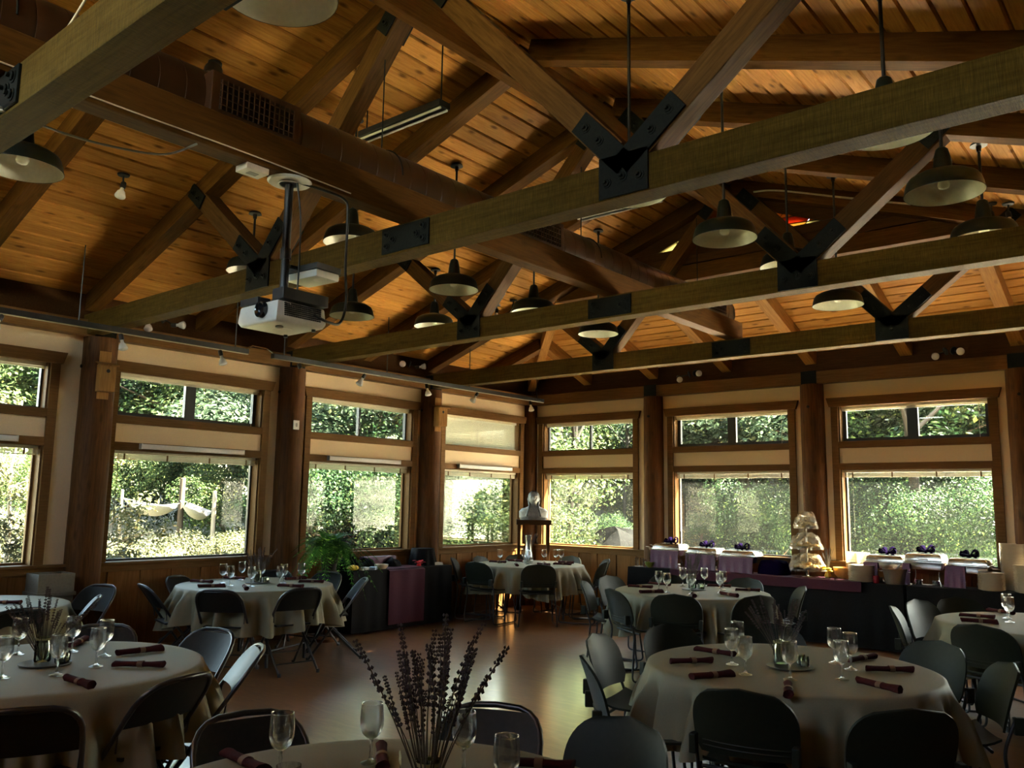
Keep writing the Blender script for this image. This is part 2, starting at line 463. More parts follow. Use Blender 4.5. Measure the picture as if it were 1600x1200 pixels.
# windows
SLAT = M().box(-0.835, -0.012, -0.0006, 0.835, 0.012, 0.0006, mx=RX(R(38))).mesh('slat', BLIND)
def window(n, wl_mx, uc, hw, style, label):
    w = bpy.data.objects.new('window_%d' % n, None); C.objects.link(w)
    w.matrix_basis = wl_mx @ T(uc, 0, 0)
    tag(w, label, kind='structure')
    a = hw
    hd = [(-a - 0.14, 3.01), (-a - 0.085 - 0.02, 2.895), (a + 0.085 + 0.02, 2.895), (a + 0.14, 3.01)]
    M().prism(hd, -0.045, 0.0, mx=RX(R(90))).obj('header', TRIM, w, bevel=0.004)
    for s in (-1, 1):
        x0, x1 = sorted((s * a, s * (a + 0.088)))
        M().box(x0, 0, 0.962, x1, 0.028, 2.895).obj('side_casing', TRIM, w, bevel=0.003)
        x0, x1 = sorted((s * (a - 0.018), s * a))
        M().box(x0, -0.16, ZS, x1, 0.0, ZA).obj('jamb', TRIM, w)
        M().box(x0, -0.16, ZB, x1, 0.0, 2.90).obj('jamb', TRIM, w)
    M().box(-a, 0, 2.365, a, 0.026, 2.45).obj('rail', TRIM, w, bevel=0.003)
    M().box(-a, 0, 2.09, a, 0.026, 2.173).obj('rail', TRIM, w, bevel=0.003)
    M().box(-a, -0.16, ZS - 0.028, a, 0.0, ZS).obj('sill', TRIM, w)
    M().box(-a, -0.16, ZA - 0.0, a, 0.0, ZA + 0.02).obj('head', TRIM, w)
    M().box(-a, -0.16, ZB - 0.02, a, 0.0, ZB).obj('sill', TRIM, w)
    b = a - 0.018
    # lower fixed light
    f = M()
    for s in (-1, 1):
        x0, x1 = sorted((s * (b - 0.022), s * b)); f.box(x0, -0.15, ZS, x1, -0.115, ZA)
    f.box(-b, -0.15, ZS, b, -0.115, ZS + 0.02); f.box(-b, -0.15, ZA - 0.03, b, -0.115, ZA)
    f.obj('lower_frame', TRIM if style != 'slider' else ALU, w)
    M().box(-b + 0.02, -0.135, ZS + 0.018, b - 0.02, -0.129, ZA - 0.028).obj('pane', PANE, w)
    # upper light
    f = M(); fw_ = 0.045 if style == 'slider' else 0.02
    for s in (-1, 1):
        x0, x1 = sorted((s * (b - fw_), s * b)); f.box(x0, -0.15, ZB, x1, -0.105, 2.90)
    f.box(-b, -0.15, ZB, b, -0.105, ZB + fw_); f.box(-b, -0.15, 2.88, b, -0.105, 2.90)
    cm = 0.062 if style == 'slider' else 0.015
    f.box(-cm, -0.148, ZB, cm, -0.10, 2.90)
    f.obj('upper_frame', ALU, w)
    for s in (-1, 1):
        x0, x1 = sorted((s * cm, s * (b - fw_)))
        M().box(x0, -0.135, ZB + fw_, x1, -0.129, 2.88).obj('pane', PANE, w)
    # blinds drawn up (or lowered) inside the recess
    M().box(-b + 0.005, -0.085, 2.862, b - 0.005, -0.045, 2.898).obj('head_rail', BLIND, w, bevel=0.003)
    M().box(-b + 0.005, -0.085, 2.058, b - 0.005, -0.045, 2.089).obj('head_rail', BLIND, w, bevel=0.003)
    st = M()
    for k in range(9): st.box(-b + 0.01, -0.078, 2.014 + 0.0045 * k, b - 0.01, -0.052, 2.0165 + 0.0045 * k)
    st.box(-b + 0.01, -0.076, 2.000, b - 0.01, -0.054, 2.011)
    st.obj('slat_stack', BLIND, w)
    for x in (-0.72, -0.25, 0.25, 0.72):
        M().box(x - 0.008, -0.05, 1.998, x + 0.008, -0.044, 2.06).obj('ladder_clip', TRIM, w)
    if style == 'blind':
        k = 0; z = 2.850
        while z > 2.475:
            link('slat', SLAT, w, T(0, -0.065, z)); z -= 0.0205
        M().box(-b + 0.01, -0.076, 2.455, b - 0.01, -0.054, 2.468).obj('bottom_rail', BLIND, w)
    else:
        st = M()
        for k in range(4): st.box(-b + 0.01, -0.078, 2.842 + 0.0045 * k, b - 0.01, -0.052, 2.8445 + 0.0045 * k)
        st.obj('slat_stack', BLIND, w)
    if style == 'slider' or style == 'blind':
        M().tube([(-b + 0.10, -0.04, 2.86), (-b + 0.10, -0.035, 2.20)], 0.0022, 5).lathe([(0.001, 2.17), (0.006, 2.18), (0.004, 2.2), (0.001, 2.205)], 6, T(-b + 0.10, -0.035, 0)).obj('pull_cord', BLIND, w)
    M().tube([(b - 0.06, -0.04, 2.06), (b - 0.06, -0.036, 1.25)], 0.004, 5).obj('tilt_wand', BLIND, w)
    return w
sty = ['thin', 'slider', 'thin', 'blind']
lab = ['side window cut off by the frame beside the trash can', 'side window with a garden and hammocks outside', 'side window behind the fern', 'corner side window whose upper blind is lowered']
for i, (a, b_) in enumerate(WIN): window(i + 1, WL, -(a + b_) / 2, (b_ - a) / 2, sty[i], lab[i])
sty = ['thin', 'slider', 'slider', 'slider']
lab = ['back wall window nearest the corner bust', 'back wall window behind the purple covered chafers', 'back wall window behind the silver chafing dishes', 'back wall window past the plate stacks']
for i, (a, b_) in enumerate(WINB): window(i + 5, WBk, -(a + b_) / 2, (b_ - a) / 2, sty[i], lab[i])
for i, (a, b_) in enumerate(WINF): window(i + 9, T(0, D0, 0), (a + b_) / 2, (b_ - a) / 2, 'thin', 'window in the wall opposite the buffet')

# ---- ceiling boards: every board a part of the ceiling
ceil = bpy.data.objects.new('ceiling', None); C.objects.link(ceil)
tag(ceil, 'sloping ceiling of knotty pine boards', kind='structure')
YG = -2.28                     # gablet plane
def board(p, q, mat):
    # p, q: the two end edges of the underside ((x,y) pairs), zf gives the height
    pass
def plank(q, zf, axis, nrm):
    # q: 4 corners (x,y) in order a0,b0,b1,a1 ; a->b across the board, 0->1 along it
    th = 0.026; ch = 0.013
    a0, b0, b1, a1 = [Vector((p[0], p[1], zf(*p))) for p in q]
    n = Vector(nrm).normalized()
    def inset(a, b): 
        d = (b - a).normalized(); return a + d * 0.0055, a + d * ch, b - d * ch, b - d * 0.0055
    v = []
    for a, b in ((a0, b0), (a1, b1)):
        e0, c0, c1, e1 = inset(a, b)
        v += [e0 + n * ch, c0, c1, e1 + n * ch, e1 + n * th, e0 + n * th]
    f = [(0, 1, 2, 3, 4, 5), (11, 10, 9, 8, 7, 6)] + [(i, (i + 1) % 6 + 0, (i + 1) % 6 + 6, i + 6) for i in range(6)]
    m = M().add(v, [tuple(reversed(x)) for x in f])
    m.obj('plank', PINE[axis], ceil)
def zl(x, y): return ZC + MS * x
def zr(x, y): return ZC + MS * (W - x)
def zh(x, y): return ZC + MS * (-y)
bw = 0.157
rnd = random.Random(11)
for side in (0, 1):
    nb = int(round(W / 2 / bw))
    for i in range(nb):
        x0, x1 = i * W / 2 / nb, (i + 1) * W / 2 / nb
        e0 = -x0 if x0 < -YG - 1e-3 else YG
        e1 = -x1 if x1 < -YG - 1e-3 else YG
        cuts = [D0] + sorted(rnd.choice([-10.7, -9.6, -8.4]) if k == 0 else rnd.choice([-6.0, -4.78, -3.6]) for k in range(2))
        for k in range(3):
            ya = cuts[k] + 0.001
            y0, y1 = (cuts[k + 1], cuts[k + 1]) if k < 2 else (e0, e1)
            q = [(x0, ya), (x1, ya), (x1, y1), (x0, y0)]
            if side == 1: q = [(W - x, y) for x, y in q]
            plank(q, zl if side == 0 else zr, 1, (-MS, 0, 1) if side == 0 else (MS, 0, 1))
nb = int(round(-YG / bw))
for i in range(nb):
    y0, y1 = YG * i / nb, YG * (i + 1) / nb
    xm = rnd.choice([3.53, 4.7, 5.88])
    for k in range(2):
        q = [(-y0, y0), (-y1, y1), (xm, y1), (xm, y0)] if k == 0 else [(xm, y0), (xm, y1), (W + y1, y1), (W + y0, y0)]
        plank(q, zh, 0, (0, MS, 1))
# roof deck above the boards, with eaves all round
rd = M()
ev = 0.85; t0 = 0.03
def tri(pts):
    n = len(pts)
    rd.add(pts + [(x, y, z + 0.12) for x, y, z in pts], [tuple(range(n)), tuple(range(2 * n - 1, n - 1, -1))] + [(i, n + i, n + (i + 1) % n, (i + 1) % n) for i in range(n)])
H2 = W / 2
for s in (0, 1):
    f_ = (lambda x: x) if s == 0 else (lambda x: W - x)
    tri([(f_(-ev), ev, ZC + t0 - MS * ev), (f_(-YG), YG, ZC + t0 - MS * YG), (f_(H2), YG + 0.25, ZC + t0 + MS * H2), (f_(H2), D0 - 0.8, ZC + t0 + MS * H2), (f_(-ev), D0 - 0.8, ZC + t0 - MS * ev)])
tri([(-ev, ev, ZC + t0 - MS * ev), (W + ev, ev, ZC + t0 - MS * ev), (W + YG, YG, ZC + t0 - MS * YG), (-YG, YG, ZC + t0 - MS * YG)])
rdo = rd.obj('roof', DARKWOOD); tag(rdo, 'roof deck above the pine boards', kind='structure')

# rafters (parts of the ceiling)
def rafter(p0, p1, w=0.14, h=0.17, mat=None):
    return timber('rafter', p0, p1, w, h, mat or RAFT, ceil, bevel=0.004)
hz = ZR + 0.085
for y in (-11.9, -10.8, -9.6, -8.4, -7.2, -6.0, -4.78, -3.58, -2.37):
    rafter((0, y, hz), (H2 - 0.03, y, hz + MS * (H2 - 0.03)))
    rafter((W, y, hz), (H2 + 0.03, y, hz + MS * (H2 - 0.03)))
rafter((0.05, -1.2, hz + 0.017), (1.15, -1.2, hz + MS * 1.15))
rafter((W - 0.05, -1.2, hz + 0.017), (W - 1.15, -1.2, hz + MS * 1.15))
for x in (1.18, 2.36, 3.53, 4.71, 5.88, 7.06, 8.24):
    yy = -min(x - 0.05, W - x - 0.05, 2.26)
    rafter((x, -0.02, hz), (x, yy, hz - MS * yy), mat=JACK_LIT)
rafter((0.05, -0.05, hz - 0.02), (2.27, -2.27, hz + MS * 2.27 - 0.02), 0.12, mat=JACK_LIT)
rafter((W - 0.05, -0.05, hz - 0.02), (W - 2.27, -2.27, hz + MS * 2.27 - 0.02), 0.12, mat=JACK_LIT)
timber('ridge_beam', (H2, D0, 4.97), (H2, -2.3, 4.97), 0.09, 0.30, RAFT, ceil)
timber('header_beam', (2.2, -2.24, 4.30), (W - 2.2, -2.24, 4.30), 0.12, 0.18, RAFT, ceil)

# gablet with boards and the stained glass triangle
gab = bpy.data.objects.new('wall_gablet', None); C.objects.link(gab); gab.location = (0, YG, 0)
tag(gab, 'small boarded gable above the hip ceiling', kind='structure')
gx0, gx1, gz0, gz1 = 3.72, 5.70, 4.60, 4.99
gmx = RX(R(90))
def gboard(poly): M().prism(poly, -0.02, 0.02, mx=gmx).obj('board', DARKWOOD, gab)
zz = 4.40
while zz < gz0 - 0.01:
    z2 = min(zz + 0.10, gz0)
    xa = (zz - ZC) / MS; xb = (z2 - ZC) / MS
    gboard([(xa, zz), (W - xa, zz), (W - xb, z2 - 0.004), (xb, z2 - 0.004)]); zz += 0.10
xb = (gz0 - ZC) / MS
apx = (gz1 + 0.27 - ZC) / MS
gboard([(xb, gz0), (gx0, gz0), (H2, gz1), (H2, ZC + MS * H2)])
gboard([(W - xb, gz0), (H2, ZC + MS * H2), (H2, gz1), (gx1, gz0)])
# ---- stained glass
def clip(poly, p, n):
    out = []
    for i in range(len(poly)):
        a, b = Vector(poly[i]), Vector(poly[(i + 1) % len(poly)])
        da, db = (a - p).dot(n), (b - p).dot(n)
        if da >= 0: out.append(tuple(a))
        if da * db < 0: out.append(tuple(a + (b - a) * (da / (da - db))))
    return out
def stained(name, col):
    m, t, b, o = newmat(name); t.nodes.remove(b)
    tl = N(t, 'ShaderNodeBsdfTranslucent'); tl.inputs[0].default_value = (*col, 1)
    tr = N(t, 'ShaderNodeBsdfTransparent'); tr.inputs[0].default_value = (*col, 1)
    mx = N(t, 'ShaderNodeMixShader'); mx.inputs[0].default_value = 0.08
    t.links.new(tl.outputs[0], mx.inputs[1]); t.links.new(tr.outputs[0], mx.inputs[2]); t.links.new(mx.outputs[0], o.inputs[0])
    return m
SG = [stained('red_glass', (0.105, 0.022, 0.008)), stained('orange_glass', (0.125, 0.055, 0.012)), stained('amber_glass', (0.14, 0.095, 0.03)), stained('straw_glass', (0.15, 0.14, 0.075))]
sg = thing('stained_glass_panel', 'triangle of red, orange and straw stained glass high in the gable', 'stained glass', (0, YG, 0))
tri_ = [(gx0, gz0), (gx1, gz0), (H2, gz1)]
rnd = random.Random(5)
cells = [tri_]
sl = (gz1 - gz0) / (H2 - gx0)
for p, n in [((H2, gz0 + 0.13), (0.02, 1)), ((H2, gz0 + 0.25), (-0.03, 1)), ((4.05, gz0), (1, -1.3)), ((4.30, gz0), (1, 0.9)), ((4.55, gz0), (1, -0.6)), ((4.85, gz0), (1, 0.5)), ((5.10, gz0), (1, -1.0)), ((5.38, gz0), (1, 1.4)), ((4.0, gz0), (1, 0.2)), ((4.18, gz0), (1, -2.0)), ((4.42, gz0), (1, 2.2)), ((5.02, gz0), (1, 1.8)), ((5.22, gz0), (1, 0.3)), ((5.5, gz0), (1, -1.2)), ((H2, gz0 + 0.07), (0.05, 1)), ((H2, gz0 + 0.19), (-0.04, 1))]:
    p, n = Vector(p), Vector(n); nw = []
    for c_ in cells:
        a, b_ = clip(c_, p, n), clip(c_, p, -n)
        nw += [x for x in (a, b_) if len(x) > 2]
    cells = nw
for c_ in cells:
    cx_ = sum(p[0] for p in c_) / len(c_); cz_ = sum(p[1] for p in c_) / len(c_)
    q = [(cx_ + (p[0] - cx_) * 0.94, cz_ + (p[1] - cz_) * 0.94) for p in c_]
    edge = min(cz_ - gz0, 0.9) ; roofd = (gz1 - sl * abs(cx_ - H2)) - cz_
    k = 3 if rnd.random() < 0.25 else rnd.choice([0, 1, 2, 1, 0])
    M().prism(q, -0.004, 0.004, mx=gmx).obj('glass_piece', SG[k], sg)
    M().tube([gmx @ Vector((p[0], p[1], 0)) for p in c_], 0.007, 4, closed=True).obj('lead_came', STEEL, sg)

# ---- trusses
def bolt_mesh():
    return M().lathe([(0.021, 0.0), (0.021, 0.012), (0.010, 0.016), (0.010, 0.03), (0.0, 0.031)], 6, RX(R(90))).lathe([(0.03, -0.002), (0.03, 0.004), (0.02, 0.004)], 10, RX(R(90))).mesh('bolt', STEEL, smooth=35)
BOLT = bolt_mesh()
def strut(tr, p0, p1, oy):
    return timber('web_strut', p0, p1, 0.14, 0.15, STRUT, tr, (0, oy, 0), up=(0, 1, 0) if False else (0, 0, 1), bevel=0.005)
def plate_with_bolts(tr, poly, bolts, name='gusset_plate'):
    for s in (-1, 1):
        y = s * 0.082
        g_ = M().prism(poly, -0.006, 0.006, mx=T(0, y, 0) @ RX(R(90))).obj(name, STEEL, tr, bevel=0.002)
        for bx, bz in bolts:
            link('bolt', BOLT, g_, T(bx, y + s * 0.006, bz) @ (RZ(0) if s < 0 else RZ(PI)))
def arm(c, d, a0, a1, hw):
    d = Vector(d).normalized(); n = Vector((-d.y, d.x)); c = Vector(c)
    return [c + d * a0 - n * hw, c + d * a1 - n * hw, c + d * a1 + n * hw, c + d * a0 + n * hw]
tl_ = ['timber roof truss at the room end, cut off by the upper corner of the picture', 'big timber roof truss with the projector below it', 'middle timber roof truss, over the lavender tables', 'timber roof truss under the stained glass, next to the back wall']
for i, y in enumerate((-9.6, -7.2, -4.78, -2.37)):
    tr = thing('roof_truss', tl_[i], 'truss', (0, y, 0), group='timber roof trusses')
    timber('bottom_chord', (0.02, 0, 3.32), (W - 0.02, 0, 3.32), 0.15, 0.20, CHORD, tr, bevel=0.006)
    for vx, s in ((3.05, 1), (6.37, -1)):
        base = Vector((vx, 3.40))
        lo = Vector((vx - s * 1.02, 4.22)); hi = Vector((vx + s * 1.45, 4.98))
        for e in (lo, hi):
            d = (e - base).normalized(); b0 = base + d * 0.10
            timber('web_strut', (b0.x, 0, b0.y), (e.x, 0, e.y), 0.14, 0.15, STRUT, tr, bevel=0.005)
        plate_with_bolts(tr, [(vx - 0.15, 3.225), (vx + 0.15, 3.225), (vx + 0.15, 3.455), (vx - 0.15, 3.455)], [(vx - 0.10, 3.31), (vx, 3.325), (vx + 0.10, 3.31)])
        for e in (lo, hi):
            d = e - base
            c_ = (base.x, base.y)
            plate_with_bolts(tr, [tuple(p) for p in arm(c_, d, -0.02, 0.42, 0.066)], [tuple(base + d.normalized() * t_) for t_ in (0.22, 0.35)], 'strap_plate')
            c2 = (e.x, e.y)
            plate_with_bolts(tr, [tuple(p) for p in arm(c2, -d, -0.10, 0.16, 0.066)], [tuple(e - d.normalized() * t_) for t_ in (-0.02, 0.09)], 'strap_plate')
    plate_with_bolts(tr, [(4.49, 3.235), (4.93, 3.235), (4.93, 3.405), (4.49, 3.405)], [(4.54, 3.36), (4.54, 3.28), (4.60, 3.32), (4.88, 3.36), (4.88, 3.28), (4.82, 3.32)], 'splice_plate')

bm_ = timber('carrying_beam', (4.71, D0, 3.52), (4.71, -2.28, 3.52), 0.13, 0.20, RAFT)
tag(bm_, 'long rough timber beam under the duct, lying across the trusses', 'beam')

# ---- duct
dt = thing('air_duct', 'round reddish brown painted air duct running under the ridge', 'duct', (4.35, -2.02, 3.80))
prof = []; L = 10.9; z = 0.0
dm = M(); nseg = 24
pr = [(0.02, 0.0), (0.225, 0.0)]
while z < L:
    pr += [(0.22, z + 0.002), (0.22, z + 0.142), (0.2165, z + 0.144), (0.2165, z + 0.149), (0.22, z + 0.150)]; z += 0.15
pr += [(0.22, L), (0.02, L)]
dm.lathe(pr, 32, RX(R(90))).obj('duct_shell', DUCTM, dt, smooth=50)
for k, yc in enumerate((-8.36, -5.71, -2.62)):
    bx_ = M(); y0 = yc + 2.02
    bx_.box(0.10, y0 - 0.29, -0.125, 0.275, y0 + 0.29, 0.125)
    rg = bx_.obj('register_box', DUCTM, dt, bevel=0.006)
    M().box(0.275, y0 - 0.24, -0.085, 0.279, y0 + 0.24, 0.085).obj('register_throat', BLACK, rg)
    M().box(0.20, y0 - 0.29, -0.150, 0.285, y0 + 0.29, -0.138).obj('deflector_lip', BLIND, rg)
    for q in range(15): M().box(0.276, y0 - 0.235 + q * 0.0335, -0.085, 0.290, y0 - 0.230 + q * 0.0335, 0.085).obj('vane', DUCTM, rg)
    for q in range(4): M().box(0.277, y0 - 0.24, -0.06 + q * 0.04, 0.288, y0 + 0.24, -0.056 + q * 0.04).obj('vane', DUCTM, rg)
for y in (-9.6, -7.2, -4.78, -2.5):
    M().tube([(0.226 * math.cos(a * PI / 14), y + 2.02, 0.226 * math.sin(a * PI / 14)) for a in range(0, 15)], 0.006, 5).tube([(0, y + 2.02, 0.22), (0, y + 2.02, 1.05)], 0.005, 5).obj('hanger', STEEL, dt)

# ---- pendants
PN = [(1.9, -6.6, 3.70, 'small green pendant lamp behind the struts above the projector'), (1.9, -5.4, 3.50, 'green pendant lamp just behind the projector'), (1.9, -4.2, 3.60, 'green pendant lamp half hidden by the middle truss, over the fern window'),
      (3.35, -6.62, 3.70, 'green pendant lamp half hidden behind the big truss next to the projector cable'), (3.35, -5.4, 3.56, 'green pendant lamp hanging between big truss and middle truss, left of the duct'), (3.35, -4.2, 3.57, 'green pendant lamp peeking over the middle truss below the duct'),
      (3.35, -3.0, 3.54, 'small green pendant lamp under the splice of the middle truss'), (6.05, -6.70, 3.47, 'green pendant lamp hidden behind the large gusset of the big truss'), (6.05, -5.4, 3.53, 'green pendant lamp in front of the stained glass'),
      (6.05, -4.2, 3.60, 'green pendant lamp on a long rod seen inside the middle truss fork'), (6.05, -3.0, 3.50, 'green pendant lamp against the orange hip ceiling'), (7.5, -6.60, 3.50, 'green pendant lamp whose shade is behind the high end of the big truss'),
      (7.5, -5.4, 3.54, 'largest looking green pendant lamp near the upper right, white inside fully seen'), (7.5, -4.2, 3.56, 'green pendant lamp resting visually on the middle truss, beyond the largest pendant'), (5.98, -9.16, 3.56, 'pendant lamp cut off by the top edge of the picture'), (3.28, -9.08, 3.55, 'pendant lamp cut off by the side edge, under the end truss')]
p_outer = [(0.229, 0.0), (0.230, 0.005), (0.226, 0.012), (0.220, 0.045), (0.210, 0.078), (0.196, 0.098), (0.160, 0.118), (0.100, 0.138), (0.060, 0.149), (0.056, 0.165), (0.047, 0.235), (0.036, 0.283), (0.024, 0.294), (0.010, 0.297)]
p_inner = [(0.227, 0.001), (0.222, 0.012), (0.216, 0.045), (0.206, 0.075), (0.193, 0.094), (0.158, 0.113), (0.098, 0.132), (0.0, 0.140)]
PS = M().lathe(p_outer, 40, cap=False).mesh('shade', SHADE, smooth=40)
PI_ = M().lathe(p_inner, 40, cap=False).mesh('reflector', WHITE_EN, smooth=60)
PB = M().lathe([(0.0, 0.03), (0.028, 0.036), (0.036, 0.055), (0.030, 0.085), (0.018, 0.10), (0.018, 0.125)], 14).mesh('bulb', WHITE_EN, smooth=60)
PC = M().lathe([(0.0, 0.0), (0.02, 0.0), (0.052, -0.012), (0.06, -0.03), (0.0, -0.034)][::-1], 18).lathe([(0.016, -0.075), (0.02, -0.03)], 8).mesh('canopy', BLACK, smooth=40)
for x, y, z, l_ in PN:
    zc = zl(x, y) if x < H2 else zr(x, y)
    t = thing('pendant_lamp', l_, 'pendant lamp', (x, y, z), rnd.uniform(0, 6), 'green enamel pendant lamps')
    link('shade', PS, t); link('reflector', PI_, t); link('bulb', PB, t)
    link('canopy', PC, t, T(0, 0, zc - z + 0.006))
    M().tube([(0, 0, 0.29), (0, 0, zc - z - 0.06)], 0.0105, 8).obj('rod', BLACK, t, smooth=60)

# ---- log posts
def post(x, y, r, label, cap=None):
    t = thing('log_post', label, 'post', (x, y, 0), rnd.uniform(0, 6), 'round log posts along the walls')
    pr_ = []
    for k in range(15):
        z_ = 3.2 * k / 14
        pr_.append((r * (1.04 - 0.05 * k / 14) + rnd.uniform(-0.003, 0.003), z_))
    M().lathe(pr_, 26).obj('trunk', LOG, t, smooth=60)
    M().lathe([(0.018, 0), (0.018, 0.012), (0, 0.013)], 8, T(0, -r * 1.0, 2.9) @ RX(R(90))).obj('bolt_head', STEEL, t, smooth=40)
    t.rotation_euler = (0, 0, 0)
    if cap: 
        M().box(*cap).obj('steel_cap', STEEL, t, bevel=0.003)
    return t
ys = [(-11.82, 'round log post at the room end of the window wall'), (-9.45, 'round log post left of the window cut off by the frame'), (-7.09, 'round log post with a birdhouse, beside the trash can'), (-4.76, 'round log post with a small white plate, between hammock and fern windows'), (-2.367, 'round log post with a birdhouse, beside the buffet with the purple runner')]
for y, l_ in ys: post(0.03, y, 0.165, l_, (-0.09, -0.10, 3.18, 0.12, 0.10, 3.40))
post(0.03, -0.04, 0.125, 'round log post in the room corner behind the bust', None)
for x, l_ in ((2.343, 'round log post in the back wall nearest the corner'), (4.70, 'round log post behind the tiered pastry stand'), (7.06, 'round log post behind the plate stacks'), (9.25, 'round log post in the far back corner past the buffet')):
    post(x, -0.02, 0.15, l_, (-0.10, -0.115, 3.195, 0.10, 0.02, 3.37))
# ================================================================ OUTSIDE
rnd = random.Random(21)
def gz(x, y):
    dx = max(-x, 0, x - W); dy = max(y, 0, D0 - y)
    d = math.hypot(dx, dy)
    z = -0.25 + 0.105 * max(0, d - 1.5) + 0.03 * max(0, d - 14)
    if d > 2: z += 0.10 * math.sin(x * 0.9) * math.cos(y * 0.7)
    return z
gm, gt, gb, go = newmat('garden_ground')
gn = N(gt, 'ShaderNodeTexNoise', Scale=0.22, Detail=5.0); gt.links.new(coords(gt, rand=False), gn.inputs['Vector'])
gn2 = N(gt, 'ShaderNodeTexNoise', Scale=9.0, Detail=6.0); gt.links.new(coords(gt, rand=False), gn2.inputs['Vector'])
gcol = ramp(gt, gn.outputs[0], [(0.34, (0.04, 0.05, 0.018)), (0.44, (0.09, 0.085, 0.05)), (0.58, (0.16, 0.14, 0.10))])
gt.links.new(mix(gt, 0.5, gcol, ramp(gt, gn2.outputs[0], [(0.3, (0.5, 0.5, 0.5)), (0.7, (1.3, 1.3, 1.3))]), 'MULTIPLY'), gb.inputs['Base Color'])
gb.inputs['Roughness'].default_value = 0.95
# pale bounce area added behind the buffet wall, ground darkened beside the window wall
sx = N(gt, 'ShaderNodeSeparateXYZ'); gt.links.new(N(gt, 'ShaderNodeTexCoord').outputs['Object'], sx.inputs[0])
def band(sock, lo, hi):
    r_ = N(gt, 'ShaderNodeMapRange', interpolation_type='SMOOTHSTEP'); r_.inputs['From Min'].default_value = lo; r_.inputs['From Max'].default_value = hi
    gt.links.new(sock, r_.inputs['Value']); return r_.outputs[0]
def mul(a, b):
    m_ = N(gt, 'ShaderNodeMath', operation='MULTIPLY'); gt.links.new(a, m_.inputs[0]); gt.links.new(b, m_.inputs[1]); return m_.outputs[0]
dark_band = mul(band(sx.outputs[0], -8.0, -5.5), band(sx.outputs[1], 1.5, -0.5))  # darkened ground, cuts the bounce into the side windows
bounce_band = mul(mul(band(sx.outputs[1], -0.5, 0.2), band(sx.outputs[1], 9.0, 6.5)), mul(band(sx.outputs[0], -1.0, 0.8), band(sx.outputs[0], 17, 14)))  # pale reflector area, added to bounce sun up to the ceiling
base_ = gb.inputs['Base Color'].links[0].from_socket
gcol2 = mix(gt, dark_band, base_, mix(gt, gn2.outputs[0], (0.07, 0.075, 0.035), (0.16, 0.16, 0.09)))
gcol3 = mix(gt, bounce_band, gcol2, mix(gt, gn2.outputs[0], (0.52, 0.47, 0.38), (0.88, 0.82, 0.70)))
gt.links.new(gcol3, gb.inputs['Base Color'])
n_ = 110
gs = lambda t: math.copysign(abs(t) ** 1.6, t)
M().grid(lambda u, v: (4 + 70 * gs(2 * u - 1), -5 + 70 * gs(2 * v - 1), gz(4 + 70 * gs(2 * u - 1), -5 + 70 * gs(2 * v - 1))), n_, n_).obj('ground', gm, smooth=180)
tag(bpy.data.objects['ground'], 'sunlit garden ground outside the windows', kind='structure')

LEAF1 = leafmat('leaf_mid', (0.012, 0.026, 0.008), (0.046, 0.066, 0.022))
LEAF2 = leafmat('leaf_dark', (0.004, 0.013, 0.005), (0.017, 0.034, 0.011))
LEAF3 = leafmat('leaf_bright', (0.034, 0.042, 0.016), (0.066, 0.068, 0.034), 0.3)
LEAF4 = leafmat('leaf_grey', (0.019, 0.034, 0.018), (0.038, 0.056, 0.030))
BARK = wood('bark', (0.02, 0.015, 0.011), (0.05, 0.038, 0.027), 2, 0.9, 9)
PALEBARK = wood('pale_bark', (0.12, 0.10, 0.075), (0.20, 0.18, 0.14), 2, 0.9, 9)

GREYBARK = wood('grey_bark', (0.010, 0.010, 0.009), (0.022, 0.022, 0.020), 2, 0.9, 9)
DARKBARK = wood('dark_bark', (0.003, 0.0025, 0.002), (0.008, 0.007, 0.005), 2, 0.9, 9)
def rand_unit(r):
    while True:
        v = Vector((r.uniform(-1, 1), r.uniform(-1, 1), r.uniform(-1, 1)))
        if 0.05 < v.length < 1: return v.normalized()
def leaves(name, blobs, n, size, mat, seed, shell=0.55):
    r = random.Random(seed); v = []; f = []
    wts = [b[3] ** 2 for b in blobs]
    for _ in range(n):
        b = r.choices(blobs, wts)[0]
        u = rand_unit(r); rad = b[3] * (shell + (1 - shell) * r.random())
        p = Vector(b[:3]) + Vector((u.x, u.y, u.z * 0.8)) * rad
        nrm = (u + rand_unit(r) * 0.9 + Vector((0, 0, 0.5))).normalized()
        a = nrm.orthogonal().normalized(); a = Matrix.Rotation(r.uniform(0, 6.28), 3, nrm) @ a
        c = nrm.cross(a); s = size * r.uniform(0.6, 1.3)
        i = len(v)
        v += [tuple(p - a * s * 0.5), tuple(p + c * s * 0.28 + nrm * s * 0.05), tuple(p + a * s * 0.5), tuple(p - c * s * 0.28 + nrm * s * 0.05)]
        f.append((i, i + 1, i + 2, i + 3))
    me = bpy.data.meshes.new(name); me.from_pydata(v, [], f); me.materials.append(mat); me.update()
    return me
def crown_blobs(seed, n, rx, rz_, z0, br):
    r = random.Random(seed); out = []
    for _ in range(n):
        u = rand_unit(r); k = r.random() ** 0.5
        out.append((u.x * rx * k, u.y * rx * k, z0 + u.z * rz_ * k, br * r.uniform(0.6, 1.2)))
    return out
